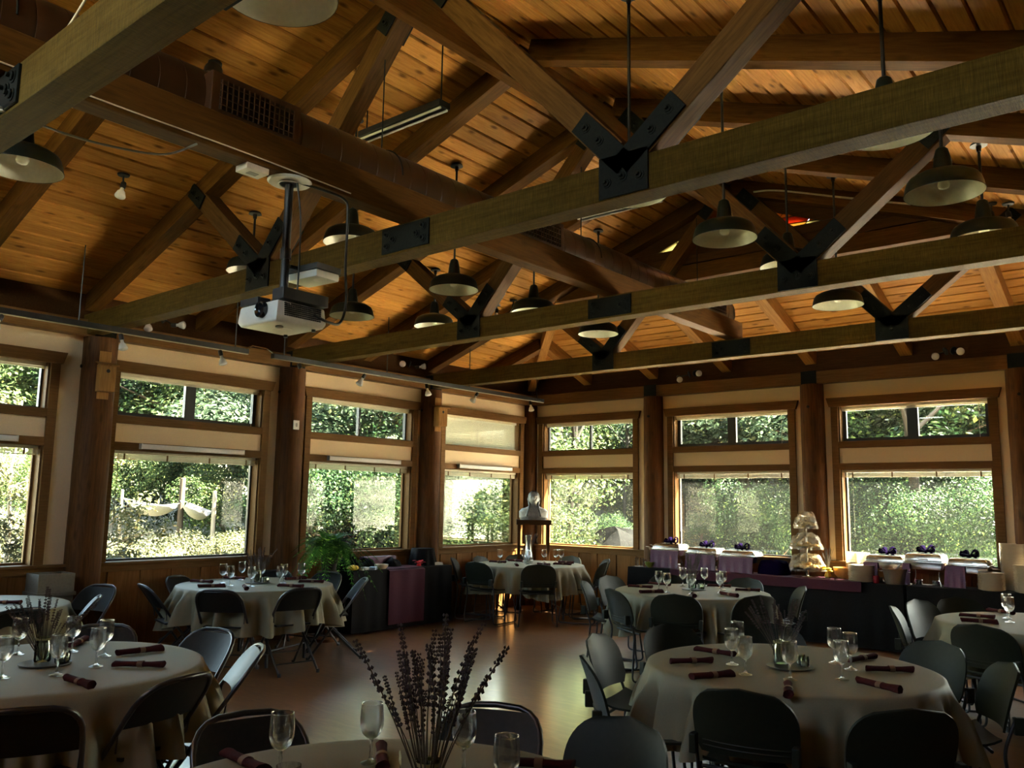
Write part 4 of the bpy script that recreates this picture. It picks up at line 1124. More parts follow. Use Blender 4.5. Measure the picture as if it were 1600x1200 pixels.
# ================================================================ TABLEWARE
GLASS, gt_, gb_, go_ = newmat('drinking_glass')
gb_.inputs['Transmission Weight'].default_value = 1.0; gb_.inputs['Roughness'].default_value = 0.0; gb_.inputs['IOR'].default_value = 1.42
gtr_ = N(gt_, 'ShaderNodeBsdfTransparent'); gmx_ = N(gt_, 'ShaderNodeMixShader'); gmx_.inputs[0].default_value = 0.7
gt_.links.new(gtr_.outputs[0], gmx_.inputs[1]); gt_.links.new(gb_.outputs[0], gmx_.inputs[2]); gt_.links.new(gmx_.outputs[0], go_.inputs[0])
GLASS2 = glassy('jar_glass', (0.86, 0.90, 0.82), 0.03, 1.5)
def goblet():
    t = thing('wine_goblet', '', 'glass', (0, 0, -50), 0, 'clear stemmed goblets')
    M().lathe([(0.0347, 0.1910), (0.0358, 0.1932), (0.0369, 0.1910), (0.0358, 0.1895)], 26, closed=True).obj('lip', GLASS, t, smooth=80)
    M().lathe([(0.0075, 0.078), (0.019, 0.083), (0.031, 0.096), (0.0385, 0.117), (0.0400, 0.138), (0.0385, 0.165), (0.0362, 0.192), (0.0349, 0.1922), (0.0372, 0.165), (0.0387, 0.138), (0.0372, 0.118), (0.030, 0.099), (0.018, 0.087), (0.0, 0.083)], 24).obj('bowl', GLASS, t, smooth=60)
    M().lathe([(0.010, 0.012), (0.0055, 0.022), (0.0045, 0.045), (0.0065, 0.056), (0.0045, 0.064), (0.0075, 0.078), (0.0, 0.080)], 12).obj('stem', GLASS, t, smooth=80)
    M().lathe([(0.0, 0.0), (0.033, 0.0), (0.0345, 0.002), (0.032, 0.004), (0.014, 0.009), (0.010, 0.012)], 22).obj('foot', GLASS, t, smooth=50)
    return t
GB = goblet()
ORD = ['first', 'second', 'third', 'fourth', 'fifth', 'sixth', 'seventh', 'eighth', 'ninth', 'tenth']
def ordn(i, n):
    return 'leftmost' if i == 0 else 'rightmost' if i == n - 1 else ORD[i] + ' from left'
def pxx(x, y):
    d = Vector((x - 8.6283, y + 10.8924, 0)); return d.dot(_r2) / max(0.05, d.dot(_fw))
ZT_ = TH + 0.006
GP = {'FR': [(6.51, -6.395), (6.412, -6.108), (6.686, -6.612), (6.909, -6.574), (6.919, -5.943), (7.048, -6.072), (7.104, -6.385), (6.668, -6.027)],
 '5': [(4.178, -3.118), (4.363, -3.277), (4.15, -2.554), (4.584, -3.207), (4.308, -2.361), (4.639, -2.6), (4.732, -2.866)],
 'TC': [(0.66, -1.50), (0.78, -1.10), (1.06, -1.36), (1.02, -0.92), (1.14, -0.80), (1.18, -0.72)],
 'L2': [(0.714, -5.966), (0.989, -6.053), (0.534, -5.63), (1.20, -5.95), (0.79, -5.556), (1.308, -5.689), (1.114, -5.505), (1.134, -5.30)],
 'L1': [(3.501, -8.929), (3.623, -8.695), (3.883, -8.633), (4.135, -8.792), (4.222, -9.021), (4.102, -9.22)],
 'R2': [(7.331, -3.178), (7.272, -2.924)],
 'F': [(6.286, -9.19), (6.393, -8.907), (6.699, -8.781), (6.981, -8.905)]}
SHORT = {k: v[2] for k, v in TABS.items()}
ug = False
for k, l in GP.items():
    l = sorted(l, key=lambda p: pxx(*p))
    for i, (x, y) in enumerate(l):
        lb = 'clear goblet on %s, %s' % (SHORT[k], ordn(i, len(l)))
        if not ug:
            ug = True; GB.location = (x, y, ZT_); GB['label'] = lb
        else: copy_thing(GB, lb, (x, y, ZT_), rnd.uniform(0, 6), 'clear stemmed goblets')
tb_ = thing('tumbler', 'clear tumbler beside the leftmost goblet of the bottom edge table', 'glass', (6.52, -9.33, ZT_))
M().lathe([(0.0, 0.0), (0.026, 0.0), (0.030, 0.01), (0.036, 0.11), (0.034, 0.11), (0.028, 0.012), (0.0, 0.008)], 22).obj('glass_wall', GLASS, tb_, smooth=50)

def napkin_roll(seed):
    q = random.Random(seed)
    t = thing('napkin_roll', '', 'napkin', (0, 0, -50), 0, 'maroon rolled napkins')
    m = M(); n = 14; L = 0.125
    rings = []
    for k in range(9):
        x = -L + 2 * L * k / 8; ring = []
        fl = 1 + 0.30 * max(0, (k - 6) / 2) + 0.12 * max(0, (1 - k))
        for i in range(n):
            a = 2 * PI * i / n
            r = 0.0175 * fl * (1 + 0.10 * math.sin(2 * a + seed + k * 0.2) + 0.05 * math.sin(5 * a + k))
            ring.append((x + 0.006 * math.sin(a * 1.0 + seed), r * 1.15 * math.cos(a), 0.0150 + r * 0.82 * math.sin(a)))
        rings.append(ring)
    v = [p for r_ in rings for p in r_]; f = []
    for j in range(8):
        for i in range(n): f.append((j * n + i, j * n + (i + 1) % n, (j + 1) * n + (i + 1) % n, (j + 1) * n + i))
    for e, s in ((0, 1), (8, -1)):
        c_ = len(v); v.append((rings[e][0][0] + s * 0.012, 0, 0.015))
        for i in range(n):
            a, b = e * n + i, e * n + (i + 1) % n
            f.append((c_, b, a) if s > 0 else (c_, a, b))
    m.add(v, f).obj('napkin', NAPKIN, t, smooth=50)
    M().lathe([(0.0186, -0.014), (0.0198, -0.014), (0.0198, 0.014), (0.0186, 0.014)], 16, T(0.01, 0, 0.0155) @ Matrix.Diagonal((1, 1.16, 0.86, 1)) @ RY(R(90)), True).obj('band', BAND, t, smooth=50)
    return t
NR = [napkin_roll(1), napkin_roll(4)]; un = set()
NP = {'FR': [(6.283, -6.146, -4), (6.326, -6.518, 52), (6.592, -6.806, 63), (7.008, -6.854, -68), (7.002, -5.742, 75), (7.219, -5.976, 37), (7.299, -6.448, -24)],
 '5': [(3.907, -3.032, 18), (4.255, -3.40, 60), (4.70, -3.36, -60), (4.92, -3.056, -26), (4.862, -2.494, 33), (4.45, -2.30, 31), (3.90, -2.62, 0)],
 'TC': [(0.56, -1.43, 14), (0.55, -1.02, 7), (1.10, -1.66, -47), (1.42, -1.02, 23), (1.30, -1.30, -12), (1.25, -0.70, 11)],
 'L2': [(0.519, -6.086, 20), (0.99, -6.254, 65), (0.384, -5.622, 19), (1.335, -6.10, -28), (1.48, -5.682, 33), (0.857, -5.167, 89), (1.252, -5.256, 49)],
 'L1': [(3.918, -8.451, 86), (4.296, -8.648, 41), (4.498, -9.035, 1), (3.401, -8.566, 140)],
 'F': [(6.104, -9.20, -5), (6.396, -8.86, -41), (6.83, -8.57, 30)],
 'R2': [(7.077, -3.047, 9), (7.158, -3.39, 13), (7.158, -2.546, -35)], 'L3': [(1.10, -8.15, 48)]}
for k, l in NP.items():
    l = sorted(l, key=lambda p: pxx(p[0], p[1]))
    for i, (x, y, a) in enumerate(l):
        lb = 'maroon napkin roll on %s, %s' % (SHORT[k], ordn(i, len(l)) if len(l) > 1 else 'the only one')
        j = i % 2
        if j not in un:
            un.add(j); o = NR[j]; o.location = (x, y, ZT_ - 0.001); o.rotation_euler = (0, 0, R(a)); o['label'] = lb
        else: copy_thing(NR[j], lb, (x, y, ZT_ - 0.001), R(a), 'maroon rolled napkins')

# centrepieces
def lav_stem(seed, L=0.34):
    q = random.Random(seed); m = M()
    bx, by = q.uniform(-0.01, 0.075), q.uniform(-0.025, 0.025)
    fn = lambda t: Vector((bx * t * t, by * math.sin(2.2 * t), L * t))
    m.tube([fn(k / 6) for k in range(7)], [0.0016] * 6 + [0.001], 4)
    m1 = M(); t = q.uniform(0.60, 0.70)
    while t < 1.0:
        c = fn(t); rr = 0.0043 * (1.15 - 0.45 * (t - 0.66) / 0.34)
        for b in range(3):
            a = 2 * PI * b / 3 + t * 40
            o = c + Vector((math.cos(a), math.sin(a), 0.3)) * 0.0042
            m1.add([o + Vector(d) * rr for d in ((1, 0, 0), (0, 1, 0), (-1, 0, 0), (0, -1, 0), (0, 0, 1.3), (0, 0, -1.1))], [(0, 1, 4), (1, 2, 4), (2, 3, 4), (3, 0, 4), (1, 0, 5), (2, 1, 5), (3, 2, 5), (0, 3, 5)])
        t += 0.046 if t < 0.85 else 0.026
    me = bpy.data.meshes.new('lavender_stem')
    n = len(m.v); me.from_pydata(m.v + m1.v, [], m.f + [tuple(i + n for i in f) for f in m1.f])
    me.materials.append(STALK); me.materials.append(LAV)
    for i, p in enumerate(me.polygons): p.material_index = 0 if i < len(m.f) else 1
    me.update(); return me
LS = [lav_stem(s) for s in range(6)]
JAR = M().lathe([(0.0, 0.002), (0.038, 0.002), (0.042, 0.010), (0.042, 0.085), (0.036, 0.100), (0.035, 0.118), (0.037, 0.120), (0.037, 0.126), (0.033, 0.126), (0.033, 0.100), (0.039, 0.084), (0.039, 0.012), (0.0, 0.006)], 24).mesh('jar', GLASS2, smooth=50)
JRIM = M().lathe([(0.0365, 0.112), (0.0395, 0.112), (0.0395, 0.122), (0.0365, 0.122)], 22, closed=True).mesh('rim_band', plain('twine', (0.34, 0.30, 0.12), 0.8), smooth=50)
def vase(x, y, z, label, n, lean, s, rz):
    t = thing('lavender_vase', label, 'vase', (x, y, z), rz, 'jars of dried lavender')
    link('jar', JAR, t); link('rim_band', JRIM, t)
    q = random.Random(label)
    for i in range(n):
        a = 2 * PI * i / n + q.uniform(-0.3, 0.3); le = lean * q.uniform(0.0, 1.0)
        sc_ = s * q.uniform(0.60, 1.15)
        link('lavender_stem', LS[i % 6], t, T(math.cos(a) * 0.012, math.sin(a) * 0.012, 0.012) @ RZ(a) @ RY(le) @ Matrix.Diagonal((sc_, sc_, sc_, 1)))
    # twigs of greenery lower in the bunch
    return t
vase(6.815, -9.06, ZT_, 'jar with a tall bushy bunch of dried lavender at the bottom of the picture', 40, 0.36, 1.36, 0)
vase(6.715, -6.215, ZT_ + 0.008, 'jar of dried lavender on the tray of the large table nearest the silver chafers', 34, 0.55, 0.95, 1)
vase(4.36, -2.74, ZT_ + 0.008, 'jar of dried lavender on the table before the purple chafers', 30, 0.40, 1.0, 2)
vase(0.91, -5.68, ZT_ + 0.008, 'jar of dried lavender on the table by the hammock window', 30, 0.48, 0.95, 3)
vase(3.858, -8.945, ZT_ + 0.008, 'jar of dried lavender on the table cut by the left edge', 34, 0.60, 0.95, 4)
TRAY = plain('slate_tray', (0.05, 0.052, 0.045), 0.35, 0.0, 0.2, spec=0.4)
tr_l = {'FR': (6.775, -6.24), '5': (4.40, -2.78), 'L2': (0.93, -5.69), 'L1': (3.885, -8.94)}
for k, (x, y) in tr_l.items():
    t = thing('round_tray', 'thin round dark tray under the lavender on ' + SHORT[k], 'tray', (x, y, ZT_), 0, 'round centrepiece trays')
    M().lathe([(0.0, 0.0), (0.120, 0.0), (0.125, 0.003), (0.125, 0.007), (0.118, 0.006), (0.0, 0.006)], 36).obj('plate', TRAY, t, smooth=40)
    for i, (dx, dy) in enumerate(((0.065, 0.045), (0.03, 0.085))):
        c = thing('votive_jar', 'votive jar beside the lavender on %s, %s' % (SHORT[k], ('right one', 'far one')[i]), 'jar', (x + dx, y + dy, ZT_ + 0.0075), 0, 'glass votive jars')
        M().lathe([(0.0, 0.0), (0.022, 0.0), (0.026, 0.006), (0.027, 0.036), (0.023, 0.046), (0.0245, 0.052), (0.0225, 0.052), (0.021, 0.046), (0.025, 0.036), (0.024, 0.006), (0.0, 0.004)], 18).obj('glass_wall', GLASS2, c, smooth=50)
        M().lathe([(0.0, 0.005), (0.0215, 0.005), (0.022, 0.022), (0.0, 0.023)], 16).obj('wax', CHINA, c, smooth=40)
# tall silvery bottle on the corner table
t = thing('silver_bottle', 'tall silvery bottle with dark stems on the corner table below the bust', 'bottle', (0.93, -1.18, ZT_))
M().lathe([(0.0, 0.0), (0.062, 0.0), (0.070, 0.02), (0.066, 0.10), (0.050, 0.17), (0.040, 0.28), (0.046, 0.36), (0.048, 0.40), (0.042, 0.40), (0.036, 0.30), (0.0, 0.10)], 24).obj('bottle_body', plain('mercury_glass', (0.55, 0.55, 0.53), 0.18, 0.9, 0.3, 30), t, smooth=50)
q = random.Random(8)
for i in range(16): link('lavender_stem', LS[i % 6], t, T(0, 0, 0.10) @ RZ(q.uniform(0, 6.3)) @ RY(q.uniform(0.05, 0.4)) @ Matrix.Diagonal((1.0, 1.0, 1.0, 1)))
# card holder on the bottom edge table
t = thing('table_card', 'pale leaf shaped table card on a thin stick at the bottom edge table', 'card', (6.655, -9.02, ZT_))
M().lathe([(0.0, 0.0), (0.02, 0.0), (0.018, 0.008), (0.0, 0.009)], 14).tube([(0, 0, 0.008), (0, 0, 0.085)], 0.0015, 5).obj('stick', STALK, t, smooth=50)
lf = [(0.0, 0.0), (0.012, -0.006), (0.026, 0.004), (0.022, 0.014), (0.028, 0.024), (0.018, 0.034), (0.008, 0.030), (0.0, 0.040), (-0.008, 0.030), (-0.018, 0.034), (-0.028, 0.024), (-0.022, 0.014), (-0.026, 0.004), (-0.012, -0.006)]
M().prism(lf, -0.0008, 0.0008, mx=T(0, 0, 0.075) @ RZ(R(-35)) @ RX(R(90))).obj('card', plain('pale_card', (0.40, 0.38, 0.20), 0.7), t)

# ================================================================ BUFFET UNDER THE BACK WINDOWS
BZ = 0.755
def skirted(name, label, x0, y0, x1, y1, seed, rz=0.0, group=None, pleat=0.010):
    cx_, cy_ = (x0 + x1) / 2, (y0 + y1) / 2
    t = thing(name, 'buffet table hidden by black cloth, ' + label, 'table', (cx_, cy_, 0), 0, group)
    hx, hy = (x1 - x0) / 2 - 0.02, (y1 - y0) / 2 - 0.02
    M().box(-hx, -hy, BZ - 0.04, hx, hy, BZ - 0.006).obj('tabletop', TRIM, t, bevel=0.004)
    for s in (-1, 1):
        for q_ in (-1, 1): M().tube([(s * (hx - 0.12), q_ * (hy - 0.06), 0), (s * (hx - 0.12), q_ * (hy - 0.06), BZ - 0.04)], 0.014, 8).obj('leg', BLACK, t, smooth=60)
    # cloth: top and pleated sides
    q = random.Random(seed); per = []
    hx += 0.006; hy += 0.006
    def edge(a, b, n):
        for i in range(n): per.append((a[0] + (b[0] - a[0]) * i / n, a[1] + (b[1] - a[1]) * i / n))
    cs = [(-hx, -hy), (hx, -hy), (hx, hy), (-hx, hy)]
    for i in range(4):
        a, b = cs[i], cs[(i + 1) % 4]; edge(a, b, int(math.hypot(b[0] - a[0], b[1] - a[1]) / 0.035))
    n = len(per); rings = [[(p[0] * 0.985, p[1] * 0.985, BZ) for p in per]]
    for s in range(7):
        tt = s / 6; ring = []
        for i, p in enumerate(per):
            nx = (1 if abs(abs(p[0]) - hx) < 1e-4 else 0) * math.copysign(1, p[0]); ny = (1 if abs(abs(p[1]) - hy) < 1e-4 else 0) * math.copysign(1, p[1])
            w = pleat * (0.5 + 0.5 * math.sin(i * 0.9 + 1.7 * math.sin(i * 0.23 + seed))) * min(1, tt * 2.5)
            ring.append((p[0] + nx * w, p[1] + ny * w, BZ - 0.003 - (BZ - 0.02) * tt))
        rings.append(ring)
    v = [p for r_ in rings for p in r_]; f = [tuple(range(n))]
    for j in range(len(rings) - 1):
        for i in range(n): f.append(((j + 1) * n + i, (j + 1) * n + (i + 1) % n, j * n + (i + 1) % n, j * n + i))
    o = M().add(v, f).obj('tablecloth', BLACKCLOTH, smooth=40); o.location = (cx_, cy_, 0)
    tag(o, 'black cloth on the buffet table, ' + label, 'tablecloth')
skirted('buffet_table', 'nearest the corner, under the purple chafers', 2.20, -0.56, 4.02, -0.075, 1, group='buffet tables')
skirted('buffet_table', 'middle one, under the pastry stand', 4.03, -0.56, 5.86, -0.075, 2, group='buffet tables')
skirted('buffet_table', 'last one, under the plate stacks', 5.87, -0.56, 7.70, -0.075, 3, group='buffet tables')
# runner lying over the front edge
rm = M()
rm.slab(lambda u, v: (2.90 + 2.50 * u, (-0.20 - 0.385 * min(1, v / 0.6)) - 0.004 * max(0, (v - 0.6)), BZ + 0.006 - (0 if v < 0.6 else (v - 0.6) / 0.4 * 0.115) + 0.002 * math.sin(u * 40)), lambda u, v: (0, 0 if v < 0.6 else -1, 1 if v < 0.6 else 0), 40, 11, 0.004)
o = rm.obj('table_runner', MAROON, smooth=50); tag(o, 'maroon runner hanging over the front edge of the buffet below the pastry stand', 'runner')

def bow(parent, z, s=0.8, mat=None, seed=1):
    q = random.Random(seed); m = M()
    for k, (a, tilt) in enumerate(((0.2, 0.5), (2.9, 0.6), (0.9, 0.9), (2.2, 0.8), (4.2, 0.25), (5.4, 0.3))):
        pts = []
        def lp(u, v, a=a, tilt=tilt):
            r = 0.115 * s * math.sin(PI * u) ** 0.7
            w = 0.03 * s * (0.3 + math.sin(PI * u)) * (2 * v - 1)
            d = Vector((math.cos(a), math.sin(a), 0)); n = Vector((-d.y, d.x, 0))
            h = 0.055 * s * math.sin(2 * PI * u) * tilt + 0.02 * s + r * tilt * 0.35
            return tuple(d * r + n * w + Vector((0, 0, h + z + 0.008 * s * math.sin(9 * u + 5 * v + k))))
        m.slab(lp, lambda u, v: (0, 0, 1), 12, 4, 0.003)
    m.lathe([(0.0, -0.005), (0.018 * s, 0.0), (0.024 * s, 0.02 * s), (0.012 * s, 0.036 * s), (0, 0.038 * s)], 10, T(0, 0, z))
    return m.obj('ribbon_bow', mat or VIOLET, parent, smooth=50)
def chafer(x, y, w, label, lid0, lid1, skirt, cat='chafing dish', seed=1):
    t = thing('chafing_dish', label, cat, (x, y, BZ), 0, 'chafing dishes on the buffet')
    hw, hd = w / 2, 0.155
    l0, l1 = lid0 - BZ, lid1 - BZ
    for s in (-1, 1):
        for q_ in (-1, 1):
            M().tube(rounded([(s * (hw - 0.04), q_ * (hd - 0.02), l0 - 0.10), (s * (hw - 0.045), q_ * (hd - 0.02), 0.10), (s * (hw - 0.02), q_ * (hd + 0.0), 0.005)], 0.04), 0.006, 6).obj('leg', CHROME, t, smooth=60)
    m = M()
    m.add([(-hw + .02, -hd + .01, l0 - 0.085), (hw - .02, -hd + .01, l0 - 0.085), (hw - .02, hd - .01, l0 - 0.085), (-hw + .02, hd - .01, l0 - 0.085), (-hw, -hd, l0), (hw, -hd, l0), (hw, hd, l0), (-hw, hd, l0)], [(3, 2, 1, 0), (4, 5, 6, 7), (0, 1, 5, 4), (1, 2, 6, 5), (2, 3, 7, 6), (3, 0, 4, 7)])
    m.obj('water_pan', CHROME, t, bevel=0.008, smooth=40)
    M().box(-hw - 0.012, -hd - 0.012, l0 - 0.006, hw + 0.012, hd + 0.012, l0 + 0.006).obj('rim', CHROME, t, bevel=0.004, smooth=40)
    m = M(); b = 0.035
    h1 = l1 - 0.018
    m.add([(-hw, -hd, l0 + .006), (hw, -hd, l0 + .006), (hw, hd, l0 + .006), (-hw, hd, l0 + .006), (-hw + .012, -hd + .012, h1), (hw - .012, -hd + .012, h1), (hw - .012, hd - .012, h1), (-hw + .012, hd - .012, h1),
           (-hw + b, -hd + b, l1), (hw - b, -hd + b, l1), (hw - b, hd - b, l1), (-hw + b, hd - b, l1)],
          [(0, 1, 5, 4), (1, 2, 6, 5), (2, 3, 7, 6), (3, 0, 4, 7), (4, 5, 9, 8), (5, 6, 10, 9), (6, 7, 11, 10), (7, 4, 8, 11), (8, 9, 10, 11), (3, 2, 1, 0)])
    lid = m.obj('lid', CHROME, t, bevel=0.006, smooth=40)
    M().tube(rounded([(-0.05, -hd - 0.004, l0 + 0.035), (-0.05, -hd - 0.03, l0 + 0.035), (0.05, -hd - 0.03, l0 + 0.035), (0.05, -hd - 0.004, l0 + 0.035)], 0.015), 0.005, 6).obj('handle', CHROME, lid, smooth=60)
    bow(t, l1 + 0.004, 0.85, VIOLET, seed)
    for s in (-1, 1):
        M().lathe([(0.0, 0.0), (0.04, 0.0), (0.042, 0.05), (0.036, 0.055), (0.0, 0.055)], 16, T(s * hw * 0.45, 0, 0.004)).obj('fuel_can', CHROME, t, smooth=40)
    if skirt:
        xa, xb, zt = skirt
        m = M(); n = 24
        def sk(u, v):
            # goes round the left side and along the front
            L1, L2 = 2 * hd, (xb - xa); s = u * (L1 + L2)
            if s < L1: p = Vector((xa - 0.02, hd - s, 0)); nn = Vector((-1, 0, 0))
            else: p = Vector((xa - 0.02 + (s - L1), -hd - 0.02, 0)); nn = Vector((0, -1, 0))
            p += nn * (0.012 * v * (0.5 + 0.5 * math.sin(u * 44 + seed)) + 0.015 * v)
            p.z = zt - BZ - 0.004 - (zt - BZ - 0.012) * v
            return tuple(p)
        m.slab(sk, lambda u, v: (0, 0, 0) if False else (0.3, 0.6, 0), 34, 6, 0.004)
        m.obj('cloth_skirt', PURPLE, t, smooth=40)
    return t
chafer(2.76, -0.29, 0.42, 'purple skirted chafing dish, first from the corner, with a violet bow on its lid', 1.01, 1.085, (-0.21, 0.22, 1.0), seed=1)
chafer(3.29, -0.27, 0.44, 'purple skirted chafing dish, second from the corner, between two white flower sprays', 0.985, 1.055, (-0.22, 0.23, 0.97), seed=2)
chafer(3.81, -0.30, 0.46, 'purple skirted chafing dish, third from the corner, lowest lid, next to a violet cloth heap', 0.975, 1.045, (-0.23, 0.24, 0.965), seed=3)
chafer(5.61, -0.24, 0.42, 'silver chafing dish behind the metal bucket, pale pink cloth at its left', 1.00, 1.075, (-0.21, -0.05, 0.99), seed=4)
chafer(6.04, -0.27, 0.40, 'silver chafing dish in the middle, with a large maroon and violet bow', 1.02, 1.115, (-0.20, -0.12, 1.0), seed=5)
chafer(6.49, -0.27, 0.40, 'silver chafing dish next to the plate stacks, purple cloth on its corner', 1.005, 1.085, (-0.20, 0.0, 1.0), seed=6)

t = thing('covered_basket', 'violet cloth covered basket beside the third purple chafing dish', 'basket', (4.24, -0.30, BZ))
M().grid(lambda u, v: (0.17 * math.copysign(abs(math.cos(2 * PI * u)) ** 0.6, math.cos(2 * PI * u)) * (1.15 - 0.35 * v ** 2) * (1 if v < 0.99 else 0.02), 0.13 * math.copysign(abs(math.sin(2 * PI * u)) ** 0.6, math.sin(2 * PI * u)) * (1.15 - 0.35 * v ** 2) * (1 if v < 0.99 else 0.02), 0.19 * v ** 0.8 * (1 + 0.05 * math.sin(12 * PI * u)) + 0.002), 30, 8, True).obj('cloth_cover', VIOLET, t, smooth=60)
# tiered stand
WRAP = glassy('cling_film', (0.95, 0.93, 0.88), 0.15, 0.9)
_t = WRAP.node_tree; _tl = N(_t, 'ShaderNodeBsdfTranslucent'); _tl.inputs[0].default_value = (0.75, 0.68, 0.52, 1); _df = N(_t, 'ShaderNodeBsdfDiffuse'); _df.inputs[0].default_value = (0.75, 0.68, 0.52, 1)
_ad = N(_t, 'ShaderNodeMixShader'); _t.links.new(_tl.outputs[0], _ad.inputs[1]); _t.links.new(_df.outputs[0], _ad.inputs[2])
_mx = N(_t, 'ShaderNodeMixShader'); _mx.inputs[0].default_value = 0.28
_out = [n for n in _t.nodes if n.type == 'OUTPUT_MATERIAL'][0]; _old = _out.inputs[0].links[0].from_socket
_t.links.new(_old, _mx.inputs[1]); _t.links.new(_ad.outputs[0], _mx.inputs[2]); _t.links.new(_mx.outputs[0], _out.inputs[0])
PASTRY = plain('pastry', (0.72, 0.50, 0.20), 0.7, 0, 0.35, 18)
t = thing('tiered_stand', 'three tiered stand of film wrapped pastries in front of the log post', 'tiered stand', (4.67, -0.30, BZ))
M().lathe([(0.0, 0.0), (0.09, 0.0), (0.08, 0.012), (0.014, 0.03), (0.010, 0.2), (0.016, 0.22), (0.010, 0.24), (0.010, 0.40), (0.016, 0.42), (0.010, 0.44), (0.009, 0.62), (0.0, 0.63)], 14).obj('pole', CHROME, t, smooth=50)
q = random.Random(2)
for k, (z, r) in enumerate(((0.10, 0.195), (0.36, 0.165), (0.615, 0.12))):
    M().lathe([(0.0, z), (r * 0.7, z), (r, z + 0.018), (r + 0.004, z + 0.022), (r * 0.7, z + 0.006), (0.0, z + 0.006)], 30).obj('tier_plate', GLASS2, t, smooth=50)
    m = M()
    for i in range(26 - 6 * k):
        a = q.uniform(0, 6.28); rr = r * math.sqrt(q.random()) * 0.78; h = z + 0.022 + q.uniform(0, 0.07) * (1 - rr / r)
        m.lathe([(0.0, -0.012), (0.03, -0.010), (0.037, 0.0), (0.03, 0.012), (0.0, 0.016)], 9, T(math.cos(a) * rr, math.sin(a) * rr, h) @ RX(q.uniform(-0.6, 0.6)) @ RY(q.uniform(-0.6, 0.6)))
    po = m.obj('pastries', PASTRY, t, smooth=50); po['kind'] = 'stuff'
    def film(u, v, z=z, r=r, k=k):
        a = 2 * PI * u; c = v * PI / 2
        rr = (r + 0.016) * math.cos(c) ** 0.45 * (1 + 0.09 * math.sin(5 * a + 4 * v + k) + 0.06 * math.sin(11 * a - 9 * v + k) + 0.03 * math.sin(23 * a + 13 * v))
        return (rr * math.cos(a), rr * math.sin(a), z - 0.02 * (1 - v) + 0.165 * math.sin(c) * (1 + 0.16 * math.sin(4 * a + 9 * v + 2 * k) + 0.08 * math.sin(13 * a)))
    M().grid(film, 44, 9, True).obj('film_wrap', WRAP, t, smooth=25)
# flowers, bowl, boxes and small things between the stand and the plates
t = thing('yellow_vase', 'yellow blossom and dried grass in a small vase right of the pastry stand', 'vase', (4.93, -0.33, BZ + 0.006))
M().lathe([(0, 0), (0.03, 0), (0.04, 0.03), (0.026, 0.07), (0.03, 0.085), (0.024, 0.085), (0.0, 0.04)], 16).obj('pot', plain('yellow_glaze', (0.75, 0.50, 0.04), 0.4), t, smooth=50)
m = M(); q = random.Random(6)
for i in range(26):
    a = q.uniform(0, 6.28); e = q.uniform(0.02, 0.09); m.tube([(0, 0, 0.06), (math.cos(a) * e * 0.4, math.sin(a) * e * 0.4, 0.2), (math.cos(a) * e, math.sin(a) * e, q.uniform(0.27, 0.38))], 0.0022, 4)
g_ = m.obj('dried_grass', STALK, t); g_['kind'] = 'stuff'
for i in range(5):
    a = q.uniform(0, 6.28)
    M().lathe([(0, -0.01), (0.028, -0.004), (0.032, 0.006), (0.014, 0.014), (0, 0.016)], 10, T(math.cos(a) * 0.04, math.sin(a) * 0.04 - 0.02, 0.085 + 0.01 * i)).obj('blossom', plain('yellow_petal', (0.85, 0.62, 0.03), 0.6) if i == 0 else bpy.data.materials['yellow_petal'], t, smooth=50)
t = thing('serving_bowl', 'orange brown wooden bowl between the yellow vase and the plate stack', 'bowl', (5.10, -0.22, BZ))
M().lathe([(0, 0), (0.07, 0), (0.12, 0.06), (0.135, 0.14), (0.128, 0.14), (0.112, 0.065), (0.06, 0.012), (0, 0.01)], 28).obj('bowl_body', plain('honey_wood', (0.50, 0.22, 0.05), 0.4), t, smooth=50)
for i, x in enumerate((5.18, 5.31)):
    t = thing('clear_box', 'clear acrylic box standing behind the left plate stack, %s one' % ('left', 'right')[i], 'box', (x, -0.17, BZ), 0, 'clear acrylic boxes')
    M().box(-0.06, -0.06, 0, 0.06, 0.06, 0.004).box(-0.06, -0.06, 0, -0.056, 0.06, 0.33).box(0.056, -0.06, 0, 0.06, 0.06, 0.33).box(-0.056, -0.06, 0, 0.056, -0.056, 0.33).box(-0.056, 0.056, 0, 0.056, 0.06, 0.33).obj('box_walls', WRAP, t)
    M().box(-0.05, -0.05, 0.01, 0.05, 0.05, 0.21).obj('napkins_inside', WHITEP, t, bevel=0.004)
m = M(); q = random.Random(12)
t = thing('leaf_garland', 'loose green and dark leaves strewn below the yellow vase', 'garland', (5.02, -0.47, BZ + 0.010))
for i in range(26):
    a = q.uniform(0, 6.28); c_ = Vector((q.uniform(-0.17, 0.17), q.uniform(-0.05, 0.05), q.uniform(0.003, 0.02))); d = Vector((math.cos(a), math.sin(a), q.uniform(-0.2, 0.3))) * 0.03; n = Vector((-d.y, d.x, 0)) * 0.45
    m.add([c_ - d, c_ + n + Vector((0, 0, 0.004)), c_ + d, c_ - n + Vector((0, 0, 0.004))], [(0, 1, 2, 3)])
g_ = m.obj('leaves', LEAF1, t); g_['kind'] = 'stuff'
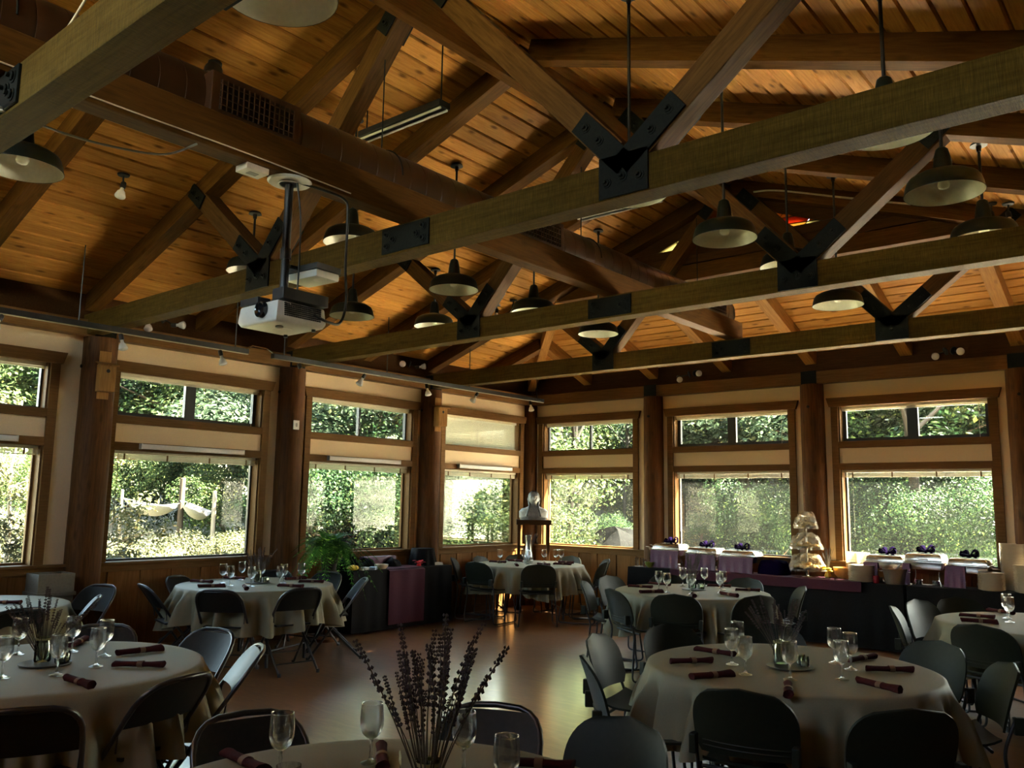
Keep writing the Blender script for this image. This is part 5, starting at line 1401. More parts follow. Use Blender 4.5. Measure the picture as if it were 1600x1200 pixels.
# plates
PLATE = M().lathe([(0.0, 0.0), (0.085, 0.0), (0.095, 0.003), (0.128, 0.014), (0.130, 0.017), (0.126, 0.0175), (0.094, 0.007), (0.0, 0.004)], 32).mesh('dinner_plate', CHINA, smooth=40)
def nth(k):
    low = ['', 'first', 'second', 'third', 'fourth', 'fifth', 'sixth', 'seventh', 'eighth', 'ninth', 'tenth', 'eleventh', 'twelfth', 'thirteenth', 'fourteenth', 'fifteenth', 'sixteenth', 'seventeenth', 'eighteenth', 'nineteenth']
    if k < 20: return low[k]
    return {20: 'twentieth', 30: 'thirtieth', 40: 'fortieth'}[k] if k % 10 == 0 else {2: 'twenty', 3: 'thirty', 4: 'forty'}[k // 10] + '-' + low[k % 10]
def stack(x, y, n, dz, where, sc_=1.0):
    for i in range(n):
        o = link('dinner_plate', PLATE, None, T(x + rnd.uniform(-.002, .002), y + rnd.uniform(-.002, .002), BZ + 0.001 + i * dz) @ Matrix.Diagonal((sc_, sc_, 1, 1)))
        k = n - i
        pos = 'topmost' if k == 1 else 'bottom one' if i == 0 else nth(k) + ' from the top'
        tag(o, 'cream plate in the %s, %s' % (where, pos), 'plate', 'plates in the ' + where)
stack(5.36, -0.42, 16, 0.0118, 'stack left of the metal bucket', 1.17)
stack(6.72, -0.44, 16, 0.0118, 'short front stack at the buffet end', 1.02)
stack(6.90, -0.20, 42, 0.0118, 'tall stack at the buffet end', 0.98)
stack(7.06, -0.44, 24, 0.0118, 'medium stack at the right picture edge', 1.0)
# bucket, scoop, candle
t = thing('metal_bucket', 'round metal bucket with tilted scoop on the buffet front', 'bucket', (5.74, -0.42, BZ))
M().lathe([(0.0, 0.0), (0.105, 0.0), (0.112, 0.01), (0.138, 0.165), (0.145, 0.172), (0.140, 0.178), (0.132, 0.165), (0.106, 0.014), (0.0, 0.012)], 30).obj('bucket_body', plain('hammered_metal', (0.42, 0.36, 0.27), 0.35, 0.9, 0.2, 40, bmp=0.2), t, smooth=50)
for s in (-1, 1): M().tube([(s * 0.14, -0.03, 0.14), (s * 0.165, -0.03, 0.145), (s * 0.165, 0.03, 0.145), (s * 0.14, 0.03, 0.14)], 0.005, 6).obj('handle', CHROME, t, smooth=60)
m = M().lathe([(0, 0.12), (0.126, 0.12), (0.10, 0.15), (0, 0.165)], 20); m.obj('ice', WHITEP, t, smooth=50)
t = thing('ice_scoop', 'white scoop handle sticking up from the metal bucket', 'scoop', (5.72, -0.40, BZ + 0.15))
M().tube([(0.0, 0.0, 0.0), (0.07, 0.02, 0.08), (0.13, 0.05, 0.13)], [0.014, 0.012, 0.013], 8).obj('handle', WHITEP, t, smooth=60)
M().grid(lambda u, v: (0.034 * math.cos(PI * u) * (1 - 0.5 * v) - 0.03 * v, 0.03 * (2 * u - 1) * 0.8, -0.03 * math.sin(PI * u) - 0.02 * v), 8, 5).obj('scoop_blade', CHROME, t, smooth=60)
t = thing('red_candle_jar', 'small red glass candle jar between the left plate stack and the bucket', 'candle', (5.535, -0.47, BZ))
M().lathe([(0, 0), (0.032, 0), (0.036, 0.01), (0.036, 0.085), (0.032, 0.085), (0.03, 0.06), (0, 0.055)], 18).obj('glass_wall', plain('red_glass_jar', (0.30, 0.012, 0.02), 0.1), t, smooth=50)
# end of the buffet towards the corner
for i, (x, y, h) in enumerate(((2.27, -0.40, 0.12), (2.33, -0.36, 0.115), (2.41, -0.42, 0.105))):
    t = thing('small_glass', 'small clear glass at the corner end of the buffet, %s of three' % ('leftmost', 'middle', 'rightmost')[i], 'glass', (x, y, BZ), 0, 'small glasses on the buffet')
    M().lathe([(0, 0), (0.022, 0), (0.024, 0.006), (0.028, h), (0.026, h), (0.022, 0.008), (0, 0.006)], 16).obj('glass_wall', GLASS, t, smooth=50)
t = thing('green_bowl', 'small olive green bowl below the first purple chafing dish', 'bowl', (2.53, -0.48, BZ))
M().lathe([(0, 0), (0.03, 0), (0.06, 0.03), (0.075, 0.075), (0.071, 0.075), (0.055, 0.034), (0, 0.012)], 22).obj('bowl_body', plain('olive_glaze', (0.16, 0.20, 0.03), 0.35), t, smooth=50)
PETAL = plain('white_petal', (0.80, 0.75, 0.66), 0.6)
for x, y, z, l_ in ((2.50, -0.40, 0.28, 'spray of white flowers in a slim vase left of the first purple chafer'), (3.52, -0.46, 0.22, 'spray of white flowers in a slim vase between second and third purple chafers')):
    t = thing('flower_vase', l_, 'vase', (x, y, BZ), 0, 'white flower vases')
    M().lathe([(0, 0), (0.024, 0), (0.026, 0.02), (0.014, 0.10), (0.017, 0.13), (0.013, 0.13), (0.0, 0.06)], 14).obj('vase_body', GLASS2, t, smooth=50)
    q = random.Random(l_)
    for k in range(7):
        e = Vector((q.uniform(-0.055, 0.055), q.uniform(-0.03, 0.03), z + q.uniform(-0.05, 0.03)))
        fl = M().tube([(0, 0, 0.10), e * 0.6, e], 0.002, 4).obj('stem', STALK, t)
        m = M()
        for p in range(6):
            a = p * PI / 3; d = Vector((math.cos(a), math.sin(a), 0.35)); n = Vector((-d.y, d.x, 0)) * 0.011
            m.add([e, e + d * 0.014 + n, e + d * 0.027, e + d * 0.014 - n], [(0, 1, 2, 3)])
        m.obj('blossom', PETAL, fl)

# ================================================================ SIDE BUFFET WITH THE PURPLE RUNNER
skirted('side_buffet_table', 'under the fern window, with a purple runner', 0.055, -4.08, 0.52, -2.32, 7, pleat=0.014)
m = M()
m.slab(lambda u, v: (0.10 + 0.42 * min(1, v / 0.35) + (0.012 + 0.006 * math.sin(u * 15)) * (1 if v > 0.36 else 0), -3.50 + 0.62 * u, BZ + 0.006 - (0 if v < 0.36 else (v - 0.36) / 0.64 * 0.69)), lambda u, v: (1 if v >= 0.36 else 0, 0, 0 if v >= 0.36 else 1), 22, 14, 0.004)
o = m.obj('table_runner', MAROON, smooth=50); tag(o, 'purple maroon runner hanging to the floor over the black side buffet', 'runner')
def heap(x, y, sx, sy, h, label, seed, mat=None):
    q = random.Random(seed); ph = [q.uniform(0, 6.3) for _ in range(4)]
    t = thing('cloth_heap', label, 'cloth', (x, y, BZ + 0.003))
    def fn(u, v):
        a = 2 * PI * u; c = v * PI / 2
        k = 1 + 0.16 * math.sin(3 * a + ph[0]) + 0.10 * math.sin(5 * a + ph[1] + 3 * v)
        return (sx * k * math.cos(a) * math.cos(c) ** 0.8, sy * k * math.sin(a) * math.cos(c) ** 0.8, h * math.sin(c) * (1 + 0.22 * math.sin(2 * a + ph[2]) + 0.1 * math.sin(7 * a + ph[3])))
    M().grid(fn, 36, 9, True).obj('cloth', mat or BLACKCLOTH, t, smooth=60)
heap(0.26, -3.93, 0.15, 0.13, 0.15, 'black cloth heap under the fern', 1)
heap(0.20, -3.62, 0.11, 0.15, 0.10, 'black cloth heap beside the fern, next to the pale bowl', 2)
heap(0.22, -3.20, 0.12, 0.17, 0.10, 'low black cloth heap between the pale bowl and the black drum', 3)
t = thing('draped_drum', 'black pleated cloth draped over a round drum on the side buffet', 'drum', (0.22, -2.62, BZ))
M().grid(lambda u, v: (((0.15 + 0.045 * v * (1 + 0.25 * math.sin(18 * PI * u))) if v > 0.12 else 0.15 * v / 0.12) * math.cos(2 * PI * u), ((0.15 + 0.045 * v * (1 + 0.25 * math.sin(18 * PI * u))) if v > 0.12 else 0.15 * v / 0.12) * math.sin(2 * PI * u), 0.225 - 0.22 * max(0, v - 0.12) / 0.88), 60, 9, True).obj('cloth', BLACKCLOTH, t, smooth=40)
t = thing('covered_riser', 'lilac cloth covered riser behind the black heaps on the side buffet', 'riser', (0.145, -3.36, BZ + 0.006))
M().box(-0.07, -0.26, 0, 0.07, 0.26, 0.135).obj('cloth_cover', PURPLE, t, bevel=0.012, smooth=40)
t = thing('pale_bowl', 'pale round bowl on the side buffet, between black heaps', 'bowl', (0.43, -3.55, BZ + 0.006))
M().lathe([(0, 0), (0.06, 0), (0.085, 0.03), (0.088, 0.055), (0.083, 0.055), (0.07, 0.02), (0, 0.012)], 24).obj('bowl_body', CHINA, t, smooth=50)
t = thing('red_flower', 'bright red cloth flower on the side buffet by the black drum', 'flower', (0.40, -2.86, BZ + 0.003))
RED = plain('red_petal', (0.70, 0.03, 0.03), 0.6); q = random.Random(3)
for k in range(9):
    a = k * 2.4; d = Vector((math.cos(a), math.sin(a), 0)); n = Vector((-d.y, d.x, 0)); r = 0.035 + 0.006 * (k % 4); z = 0.03 + 0.005 * k
    M().slab(lambda u, v: tuple(d * r * (0.25 + 1.5 * v) + n * (2 * u - 1) * 0.032 * math.sin(PI * (0.15 + 0.8 * v)) + Vector((0, 0, z + 0.03 * v * (1 - 0.8 * v)))), lambda u, v: (0, 0, 1), 5, 5, 0.002).obj('petal', RED, t, smooth=50)
M().lathe([(0, 0), (0.03, 0), (0.03, 0.03), (0, 0.035)], 10).obj('base', RED, t, smooth=40)
t = thing('yellow_gourd', 'yellow gourd shaped object at the fern end of the side buffet', 'gourd', (0.42, -4.00, BZ + 0.003))
M().lathe([(0, 0), (0.035, 0.006), (0.05, 0.03), (0.04, 0.055), (0.012, 0.068), (0, 0.07)], 16, Matrix.Diagonal((1, 1.7, 1, 1))).obj('gourd_body', plain('gourd_yellow', (0.70, 0.48, 0.03), 0.5), t, smooth=60)
for i, (x, y, a, c_, l_) in enumerate(((0.42, -3.84, 0.2, WHITEP, 'folded white cloth beside the yellow gourd'), (0.44, -3.70, 0.6, plain('blue_white', (0.40, 0.50, 0.58), 0.6), 'folded pale blue cloth left of the pale bowl'), (0.38, -2.50, -0.2, WHITEP, 'flat white paper bundle at the corner end of the side buffet'))):
    t = thing('folded_cloth', l_, 'cloth', (x, y, BZ + 0.003), a)
    for k in range(3): M().box(-0.05 + 0.004 * k, -0.075 + 0.005 * k, 0.012 * k, 0.05, 0.07 - 0.004 * k, 0.012 * k + 0.010).obj('fold', c_, t, bevel=0.004)

# fern on a stand
FERN = leafmat('fern_leaf', (0.04, 0.15, 0.018), (0.12, 0.30, 0.05), 0.4)
t = thing('potted_fern', 'large drooping green fern in front of the window, left of the side buffet', 'plant', (0.58, -4.50, 0))
M().lathe([(0.0, 0.0), (0.15, 0.0), (0.14, 0.03), (0.03, 0.05), (0.025, 0.74), (0.12, 0.77), (0.13, 0.79), (0.0, 0.79)], 20).obj('stand', LOG, t, smooth=40)
M().lathe([(0.0, 0.79), (0.08, 0.79), (0.105, 0.98), (0.115, 0.99), (0.105, 0.995), (0.10, 0.97), (0.0, 0.96)], 22).obj('pot', plain('dark_pot', (0.03, 0.018, 0.012), 0.7), t, smooth=40)
def frond(seed, L, drop):
    q = random.Random(seed); v = []; f = []
    def c(s): return Vector((L * (s - 0.12 * s * s), 0.03 * math.sin(2 * s + seed), L * (0.85 * s - drop * s * s)))
    n = 22
    for k in range(1, n):
        s = k / n; p = c(s); tdir = (c(s + 0.02) - c(s - 0.02)).normalized()
        w = 0.085 * math.sin(PI * min(1, 0.12 + 0.86 * s)) ** 0.8 * (L / 0.4)
        for sd in (-1, 1):
            side = Vector((0, sd, 0)); d = (side * 0.93 + tdir * 0.35 + Vector((0, 0, -0.25))).normalized()
            a = p; b = p + d * w; m_ = p + d * w * 0.45
            i = len(v); wd_ = tdir * 0.0085
            v += [tuple(a), tuple(m_ + wd_), tuple(b), tuple(m_ - wd_)]; f.append((i, i + 1, i + 2, i + 3))
    m = M().add(v, f); m.tube([c(k / 8) for k in range(9)], 0.0022, 4)
    return m.mesh('frond', FERN)
FR_ = [frond(1, 0.36, 1.35), frond(2, 0.40, 1.75), frond(3, 0.33, 0.9), frond(4, 0.42, 2.1)]
q = random.Random(5)
for k in range(74):
    a = k * 2.39996; s = q.uniform(0.8, 1.2)
    link('frond', FR_[k % 4], t, T(0.02 * math.cos(a), 0.02 * math.sin(a), 1.03) @ RZ(a) @ RY(R(q.uniform(-38, 4) - (18 if k % 4 == 2 else 0))) @ Matrix.Diagonal((s, s, s, 1)))

# ================================================================ BUST ON ITS STAND
t = thing('bust_stand', 'tall dark four legged stand in the room corner', 'stand', (0.42, -0.42, 0), R(45 - 5))
for sx in (-1, 1):
    for sy in (-1, 1): M().box(sx * 0.225 - 0.022, sy * 0.16 - 0.022, 0, sx * 0.225 + 0.022, sy * 0.16 + 0.022, 1.28).obj('leg', DARKWOOD, t, bevel=0.003)
M().box(-0.27, -0.20, 1.28, 0.27, 0.20, 1.355).obj('top', DARKWOOD, t, bevel=0.005)
M().box(-0.22, -0.15, 0.30, 0.22, 0.15, 0.325).obj('shelf', DARKWOOD, t, bevel=0.003)
STONE = plain('mottled_marble', (0.22, 0.21, 0.19), 0.5, 0, 0.9, 60)
bt = thing('bust_statue', 'mottled white bust of a person with smooth hair, on the corner stand', 'statue', (0.42, -0.42, 1.355), R(40))
def bust(u, v):
    # v from base to crown; local -y is the front
    a = 2 * PI * u - PI / 2; ca, sa = math.cos(a), math.sin(a)
    z = 0.44 * v
    prof = [(0.0, .205, .105, 0), (0.10, .225, .115, 0), (0.28, .228, .112, 0), (0.38, .195, .098, 0.0), (0.44, .115, .080, 0.0), (0.49, .060, .062, -0.004), (0.55, .055, .060, -0.010), (0.60, .062, .072, -0.018), (0.66, .074, .088, -0.020), (0.74, .082, .098, -0.014), (0.82, .084, .100, -0.008), (0.90, .074, .086, -0.002), (0.96, .048, .056, 0.0), (1.0, .004, .004, 0.0)]
    for i in range(len(prof) - 1):
        if prof[i][0] <= v <= prof[i + 1][0] + 1e-9:
            k = (v - prof[i][0]) / (prof[i + 1][0] - prof[i][0]); k = k * k * (3 - 2 * k)
            rx, ry, oy = [prof[i][j] * (1 - k) + prof[i + 1][j] * k for j in (1, 2, 3)]; break
    x, y = rx * ca, ry * sa + oy
    if sa < -0.2 and 0.55 < v < 0.95:
        fr = max(0, -sa - 0.2) / 0.8
        g = lambda c_, w: math.exp(-((v - c_) / w) ** 2)
        y -= 0.020 * g(0.735, 0.030) * math.exp(-(x / 0.012) ** 2)          # nose
        y += 0.012 * g(0.775, 0.022) * (math.exp(-((abs(x) - 0.032) / 0.014) ** 2))   # eye sockets
        y -= 0.006 * g(0.675, 0.016) * math.exp(-(x / 0.026) ** 2)          # lips
        y -= 0.010 * g(0.625, 0.022) * math.exp(-(x / 0.028) ** 2)          # chin
    if v < 0.40: 
        y -= 0.018 * math.exp(-((abs(x) - 0.07) / 0.05) ** 2) * math.exp(-((v - 0.15) / 0.1) ** 2) * (1 if sa < 0 else 0)
    return (x, y, z)
M().grid(bust, 72, 60, True).add([], []).obj('figure', STONE, bt, smooth=180)
DMARB = plain('darker_marble', (0.09, 0.085, 0.075), 0.5, 0, 0.8, 60)
def hair(u, v):
    a = PI * (0.5 - 0.80) + 2 * PI * 0.80 * u; c = v
    ph = 0.62 * PI * v
    x = 0.092 * math.sin(a - PI / 2 + PI) * 0 + 0.090 * math.cos(a) * math.sin(ph + 0.02); y = 0.106 * math.sin(a) * math.sin(ph + 0.02) + 0.004
    z = 0.355 + 0.095 * math.cos(ph) - (0.05 * max(0, v - 0.7) / 0.3 * (1 if math.sin(a) > -0.3 else 0.4)) + 0.002 * math.sin(a * 22)
    return (x, y, z)
M().slab(hair, lambda u, v: (0, 0, -0.4), 44, 16, 0.006).obj('hair', DMARB, bt, smooth=60)

for s_ in (-1, 1):
    m = M(); pts = [Vector((s_ * (0.082 - 0.004 * k + 0.010 * max(0, k - 5)), 0.02 - 0.014 * k if k < 8 else -0.085 - 0.004 * (k - 8), 0.335 - 0.022 * k)) for k in range(14)]
    m.tube(pts, [0.020 + 0.004 * math.sin(k * 2.2) for k in range(14)], 9)
    m.obj('braid', DMARB, bt, smooth=70)
# ================================================================ SMALL THINGS ON POSTS AND WALL
def birdhouse(x, y, z, rz, label):
    t = thing('birdhouse', label, 'birdhouse', (x, y, z), rz)
    BH = bpy.data.materials.get('birdhouse_cedar') or wood('birdhouse_cedar', (0.24, 0.115, 0.035), (0.40, 0.21, 0.07), 2, 0.6, 14)
    M().box(-0.055, -0.006, -0.22, 0.055, 0.006, 0.26).obj('back_board', BH, t, bevel=0.002)
    b = M().box(-0.075, 0.006, -0.15, 0.075, 0.125, 0.12).obj('box', BH, t, bevel=0.003)
    M().box(-0.09, -0.004, -0.007, 0.09, 0.175, 0.007, mx=T(0, 0.0, 0.145) @ RX(R(-14))).obj('roof', BH, t, bevel=0.002)
    M().lathe([(0.0, 0.0), (0.018, 0.0), (0.018, 0.002), (0, 0.002)], 16, T(0, 0.126, 0.05) @ RX(R(-90))).obj('entrance_hole', BLACK, t)
birdhouse(0.205, -7.11, 2.79, R(-98), 'cedar birdhouse on the log post by the trash can')
birdhouse(0.205, -2.385, 2.82, R(-98), 'cedar birdhouse on the log post beside the draped black drum')
t = thing('wall_plate', 'small white square plate on the log post right of the hammock window', 'plate', (0.205, -4.79, 2.50), R(90))
M().box(-0.04, -0.008, -0.055, 0.04, 0.006, 0.055).obj('cover', WHITEP, t, bevel=0.003)
M().box(-0.012, -0.013, -0.022, 0.012, -0.006, 0.022).obj('switch', plain('grey_switch', (0.35, 0.33, 0.30), 0.5), t, bevel=0.002)
for i, (yc, l_) in enumerate(((-8.40, 'white light bar under the clerestory of the window cut by the left edge'), (-6.0, 'white light bar between upper and lower hammock window'), (-3.56, 'white light bar between upper and lower fern window'), (-1.16, 'white light bar below the lowered blind'))):
    t = thing('light_bar', l_, 'light bar', (0.028, yc, 2.138), 0, 'white bars over the side windows')
    hl = 0.61
    M().box(0, -hl, -0.026, 0.055, hl, 0.026).obj('housing', WHITEP, t, bevel=0.008, smooth=40)
    for s in (-1, 1): M().box(-0.001, s * hl - (0.012 if s > 0 else 0), -0.029, 0.058, s * hl + (0 if s > 0 else 0.012), 0.029).obj('end_cap', WHITEP, t, bevel=0.003)
t = thing('trash_can', 'slim beige trash can with an open box top, against the wainscot', 'trash can', (0.22, -7.45, 0))
BEIGE = plain('beige_plastic', (0.13, 0.115, 0.085), 0.55)
def rect_loop(hx, hy, z): return [(-hx, -hy, z), (hx, -hy, z), (hx, hy, z), (-hx, hy, z)]
m = M(); v = rect_loop(0.115, 0.13, 0.0) + rect_loop(0.145, 0.160, 0.70)
m.add(v, [(3, 2, 1, 0), (0, 1, 5, 4), (1, 2, 6, 5), (2, 3, 7, 6), (3, 0, 4, 7), (4, 5, 6, 7)]); m.obj('bin_body', BEIGE, t, bevel=0.01, smooth=40)
M().box(-0.16, -0.175, 0.70, 0.16, 0.175, 0.735).obj('rim', BEIGE, t, bevel=0.006, smooth=40)
m = M().box(-0.14, -0.16, 0.735, -0.128, 0.16, 0.90).box(0.128, -0.16, 0.735, 0.14, 0.16, 0.90).box(-0.128, -0.16, 0.735, 0.128, -0.148, 0.90).box(-0.128, 0.148, 0.735, 0.128, 0.16, 0.90)
m.obj('box_top', BEIGE, t)

# ================================================================ LIGHTS AND GEAR UNDER THE ROOF
BULBG = plain('frosted_bulb', (0.72, 0.70, 0.66), 0.22, 0.0, 0.03)
RB = M().lathe([(0.0, -0.105), (0.030, -0.102), (0.042, -0.094), (0.044, -0.086), (0.030, -0.045), (0.017, -0.03), (0.014, 0.0)], 18).mesh('bulb', BULBG, smooth=50)
HD = M().lathe([(0.0, 0.05), (0.018, 0.048), (0.022, 0.04), (0.023, 0.0), (0.019, -0.012), (0.0, -0.012)], 14).mesh('socket', BLACK, smooth=50)
def aim(d): return Vector((-d[0], -d[1], -d[2])).to_track_quat('Z', 'Y').to_matrix().to_4x4()
def track(y0, y1, heads, label):
    t = thing('lighting_track', label, 'track light', (0.80, (y0 + y1) / 2, 3.165), 0, 'lighting tracks above the side windows')
    yc = (y0 + y1) / 2
    M().box(-0.030, y0 - yc, -0.022, 0.030, y1 - yc, 0.030).obj('rail_bar', BLACK, t, bevel=0.003)
    M().box(-0.006, y0 - yc, -0.027, 0.022, y1 - yc, -0.022).obj('rail_slot', plain('rail_edge', (0.30, 0.25, 0.15), 0.4) if 'rail_edge' not in bpy.data.materials else bpy.data.materials['rail_edge'], t)
    n = max(2, int((y1 - y0) / 1.6))
    for k in range(n + 1):
        y = y0 + 0.15 + (y1 - y0 - 0.3) * k / n - yc
        M().tube([(0, y, 0.02), (0, y, zl(0.80, 0) - 3.165)], 0.006, 6).obj('stem', BLACK, t)
    for y, d, bulb in heads:
        m = M().tube([(0, 0, -0.02), (0, 0, -0.055)], 0.008, 6)
        h = m.obj('lamp_head', BLACK, t, mx=T(0, y - yc, 0), smooth=50)
        link('socket', HD, h, T(d[0] * 0.03, d[1] * 0.03, -0.075) @ aim(d))
        if bulb: link('bulb', RB, h, T(d[0] * 0.04, d[1] * 0.04, -0.083) @ aim(d))
track(-11.0, -5.89, [(-8.28, (0.3, -0.4, -0.8), 1), (-7.25, (0.2, 0.15, -1), 1), (-6.21, (0.2, 0.2, -1), 1)], 'black lighting track along the side wall, the part nearer the room end')
track(-5.58, -0.71, [(-5.22, (0.1, 0.3, -0.8), 0), (-4.27, (-0.1, -0.5, -0.9), 1), (-3.21, (0.2, 0.1, -1), 1), (-2.22, (-0.1, -0.6, -0.8), 1), (-1.02, (0.2, 0.0, -1), 1)], 'black lighting track along the side wall, the part reaching the far corner')
t = thing('conduit', 'thin conduit joining the two lighting tracks', 'conduit', (0.78, -5.735, 3.19))
M().tube([(0.02, -0.19, 0.0), (0.02, -0.10, 0.05), (0.0, 0.10, 0.05), (0.02, 0.19, 0.0)], 0.008, 6).obj('pipe', CHROME, t, smooth=60)
def flood(x, y, z, d, label, stem=(0, 0, 0.06)):
    t = thing('flood_bulb_lamp', label, 'flood lamp', (x, y, z), 0, 'bare flood bulbs')
    link('socket', HD, t, aim(d)); link('bulb', RB, t, aim(d))
    s = Vector(stem); n = s.normalized()
    M().tube([Vector((0, 0, 0)) - Vector(d).normalized() * 0.03, s * 0.6, s], 0.008, 6).obj('arm', BLACK, t, smooth=50)
    M().lathe([(0.0, 0.0), (0.05, 0.0), (0.045, 0.014), (0, 0.018)], 14, T(*s) @ aim(n)).obj('base', BLACK, t, smooth=40)
for x, y, z, d, st, l_ in ((6.21, -0.13, 3.43, (0.35, -0.9, -0.35), (0.10, 0.105, 0.05), 'bare flood bulb on the frieze above the silver chafers, left of the pair'), (6.50, -0.13, 3.44, (0.1, -1, -0.1), (-0.10, 0.105, 0.04), 'bare flood bulb on the frieze above the silver chafers, right of the pair'),
    (2.82, -0.13, 3.44, (0.6, -0.7, -0.5), (0.12, 0.105, 0.05), 'bare flood bulb on the frieze above the purple chafers, left of the pair'), (3.16, -0.13, 3.46, (0.3, -1, 0), (-0.12, 0.105, 0.04), 'bare flood bulb on the frieze above the purple chafers, right of the pair'),
    (0.13, -3.03, 3.48, (0.8, -0.7, 0), (-0.105, 0.08, 0.04), 'bare flood bulb above the fern window, left of the pair'), (0.13, -2.72, 3.49, (0.7, 0.5, 0.1), (-0.105, -0.08, 0.04), 'bare flood bulb above the fern window, right of the pair'),
    (0.13, -6.66, 3.44, (0.4, -0.2, -1), (-0.105, 0.08, 0.06), 'bare flood bulb above the hammock window, left of the pair'), (0.13, -6.36, 3.46, (0.7, 0.5, 0), (-0.105, -0.08, 0.06), 'bare flood bulb above the hammock window, right of the pair')):
    flood(x, y, z, d, l_, st)
for x, y, drop, l_ in ((1.88, -7.84, 0.13, 'bare bulb on the dark ceiling slope near the left truss'), (1.80, -2.66, 0.12, 'bare bulb low on the far ceiling, right one of two'), (1.62, -2.78, 0.12, 'bare bulb low on the far ceiling, left one of two'),
    (7.30, -2.60, 0.14, 'bare bulb under the right ceiling slope, left one of two'), (7.44, -2.66, 0.14, 'bare bulb under the right ceiling slope, right one of two')):
    zc = zl(x, y) if x < H2 else zr(x, y)
    flood(x, y, zc - drop, (0.15, -0.25, -1), l_, (0, 0, drop - 0.018))
x, y = 3.27, -7.88; zc = zl(x, y)
t = thing('can_light', 'black cylinder can light with a pale lens beside the duct', 'can light', (x, y, zc))
M().lathe([(0.0, 0.0), (0.05, 0.0), (0.05, -0.02), (0.0, -0.025)][::-1], 18).tube([(0, 0, -0.01), (0.03, -0.02, -0.07)], 0.012, 8).obj('mount', BLACK, t, smooth=40)
M().lathe([(0.0, 0.10), (0.062, 0.095), (0.065, 0.08), (0.065, -0.07), (0.058, -0.07), (0.058, -0.05)], 22, T(0.05, -0.04, -0.13) @ aim((0.55, -0.35, -0.75))).obj('can', BLACK, t, smooth=40)
M().lathe([(0.0, -0.060), (0.058, -0.052)], 22, T(0.05, -0.04, -0.13) @ aim((0.55, -0.35, -0.75))).obj('lens', BULBG, t, smooth=60)
def strip_light(xa, xb, y, z, label):
    t = thing('strip_light', label, 'strip light', ((xa + xb) / 2, y, z), 0, 'hanging strip lights')
    h = (xb - xa) / 2
    M().box(-h, -0.06, 0.0, h, 0.06, 0.05).obj('housing', BLACK, t, bevel=0.004)
    for s in (-1, 1):
        M().tube([(-h + 0.01, s * 0.035, -0.012), (h - 0.01, s * 0.035, -0.012)], 0.010, 8).obj('tube', BULBG, t, smooth=60)
        M().tube([(s * (h - 0.04), 0, 0.05), (s * (h - 0.04), 0, min(zl((xa + xb) / 2 + s * (h - 0.04), y), zr((xa + xb) / 2 + s * (h - 0.04), y)) - z + 0.01)], 0.006, 6).obj('hanger', STEEL, t, smooth=60)
strip_light(3.42, 4.36, -6.6, 4.585, 'black strip light hanging above the duct, near the large strut')
strip_light(3.92, 4.86, -4.2, 4.46, 'black strip light hanging behind the big truss, left of the stained glass')

# projector
t = thing('projector', 'white ceiling projector on a black pole under the long beam', 'projector', (4.69, -8.17, 3.42))
PW = plain('projector_shell', (0.62, 0.60, 0.52), 0.4, 0, 0.03)
m = M(); hx, hy = 0.185, 0.165
v = [(-hx + .02, -hy + .012, -0.86), (hx - .02, -hy + .012, -0.86), (hx - .02, hy - .01, -0.86), (-hx + .02, hy - .01, -0.86), (-hx, -hy, -0.835), (hx, -hy, -0.835), (hx, hy, -0.835), (-hx, hy, -0.835), (-hx + .008, -hy + .010, -0.745), (hx - .008, -hy + .010, -0.745), (hx - .008, hy - .01, -0.745), (-hx + .008, hy - .01, -0.745)]
m.add(v, [(3, 2, 1, 0), (0, 1, 5, 4), (1, 2, 6, 5), (2, 3, 7, 6), (3, 0, 4, 7), (4, 5, 9, 8), (5, 6, 10, 9), (6, 7, 11, 10), (7, 4, 8, 11), (8, 9, 10, 11)])
sh = m.obj('shell', PW, t, bevel=0.012, smooth=40)
M().lathe([(0.0, 0.012), (0.028, 0.010), (0.034, 0.022), (0.044, 0.024), (0.046, 0.0)], 26, T(0.055, -hy + 0.002, -0.79) @ RX(R(90))).obj('lens', plain('lens_black', (0.008, 0.008, 0.010), 0.08, spec=0.9), sh, smooth=40)
m = M()
for r_ in range(7):
    for c_ in range(17): m.box(hx - 0.012, -0.115 + c_ * 0.0142, -0.826 + r_ * 0.0108, hx + 0.0012, -0.1035 + c_ * 0.0142, -0.8185 + r_ * 0.0108)
g_ = m.obj('vent_grille', BLACK, sh); g_['kind'] = 'stuff'
M().lathe([(0.0, 0.0), (0.022, 0.0), (0.022, 0.006), (0.014, 0.007), (0.0, 0.003)], 20, T(0.05, -0.05, -0.866)).obj('emblem_ring', BLACK, sh, smooth=40)
M().box(-0.05, -0.02, -0.8612, 0.03, 0.05, -0.8600).obj('label_sticker', WHITEP, sh)
for sx in (-1, 1): M().lathe([(0, 0), (0.012, 0), (0.012, 0.02), (0, 0.02)], 10, T(sx * 0.13, 0.12, -0.875)).obj('foot', BLACK, sh, smooth=40)
M().box(0.10, -0.14, -0.738, 0.20, 0.16, -0.675).box(-0.19, -0.15, -0.738, -0.02, -0.07, -0.700).box(-0.10, -0.05, -0.735, 0.19, 0.06, -0.70).obj('mount_arm', BLACK, t, bevel=0.003)
M().tube([(0, 0, -0.01), (0, 0, -0.72)], 0.024, 14).obj('pole', BLACK, t, smooth=60)
M().lathe([(0.027, -0.46), (0.031, -0.46), (0.031, -0.40), (0.027, -0.40)], 14, closed=True).obj('pole_coupling', BLACK, t, smooth=40)
M().lathe([(0.03, -0.006), (0.115, -0.012), (0.125, -0.004), (0.125, 0.0), (0.03, 0.0)][::-1], 30).lathe([(0.055, -0.018), (0.06, -0.022), (0.065, -0.018)], 30).obj('ceiling_plate', WHITEP, t, smooth=40)
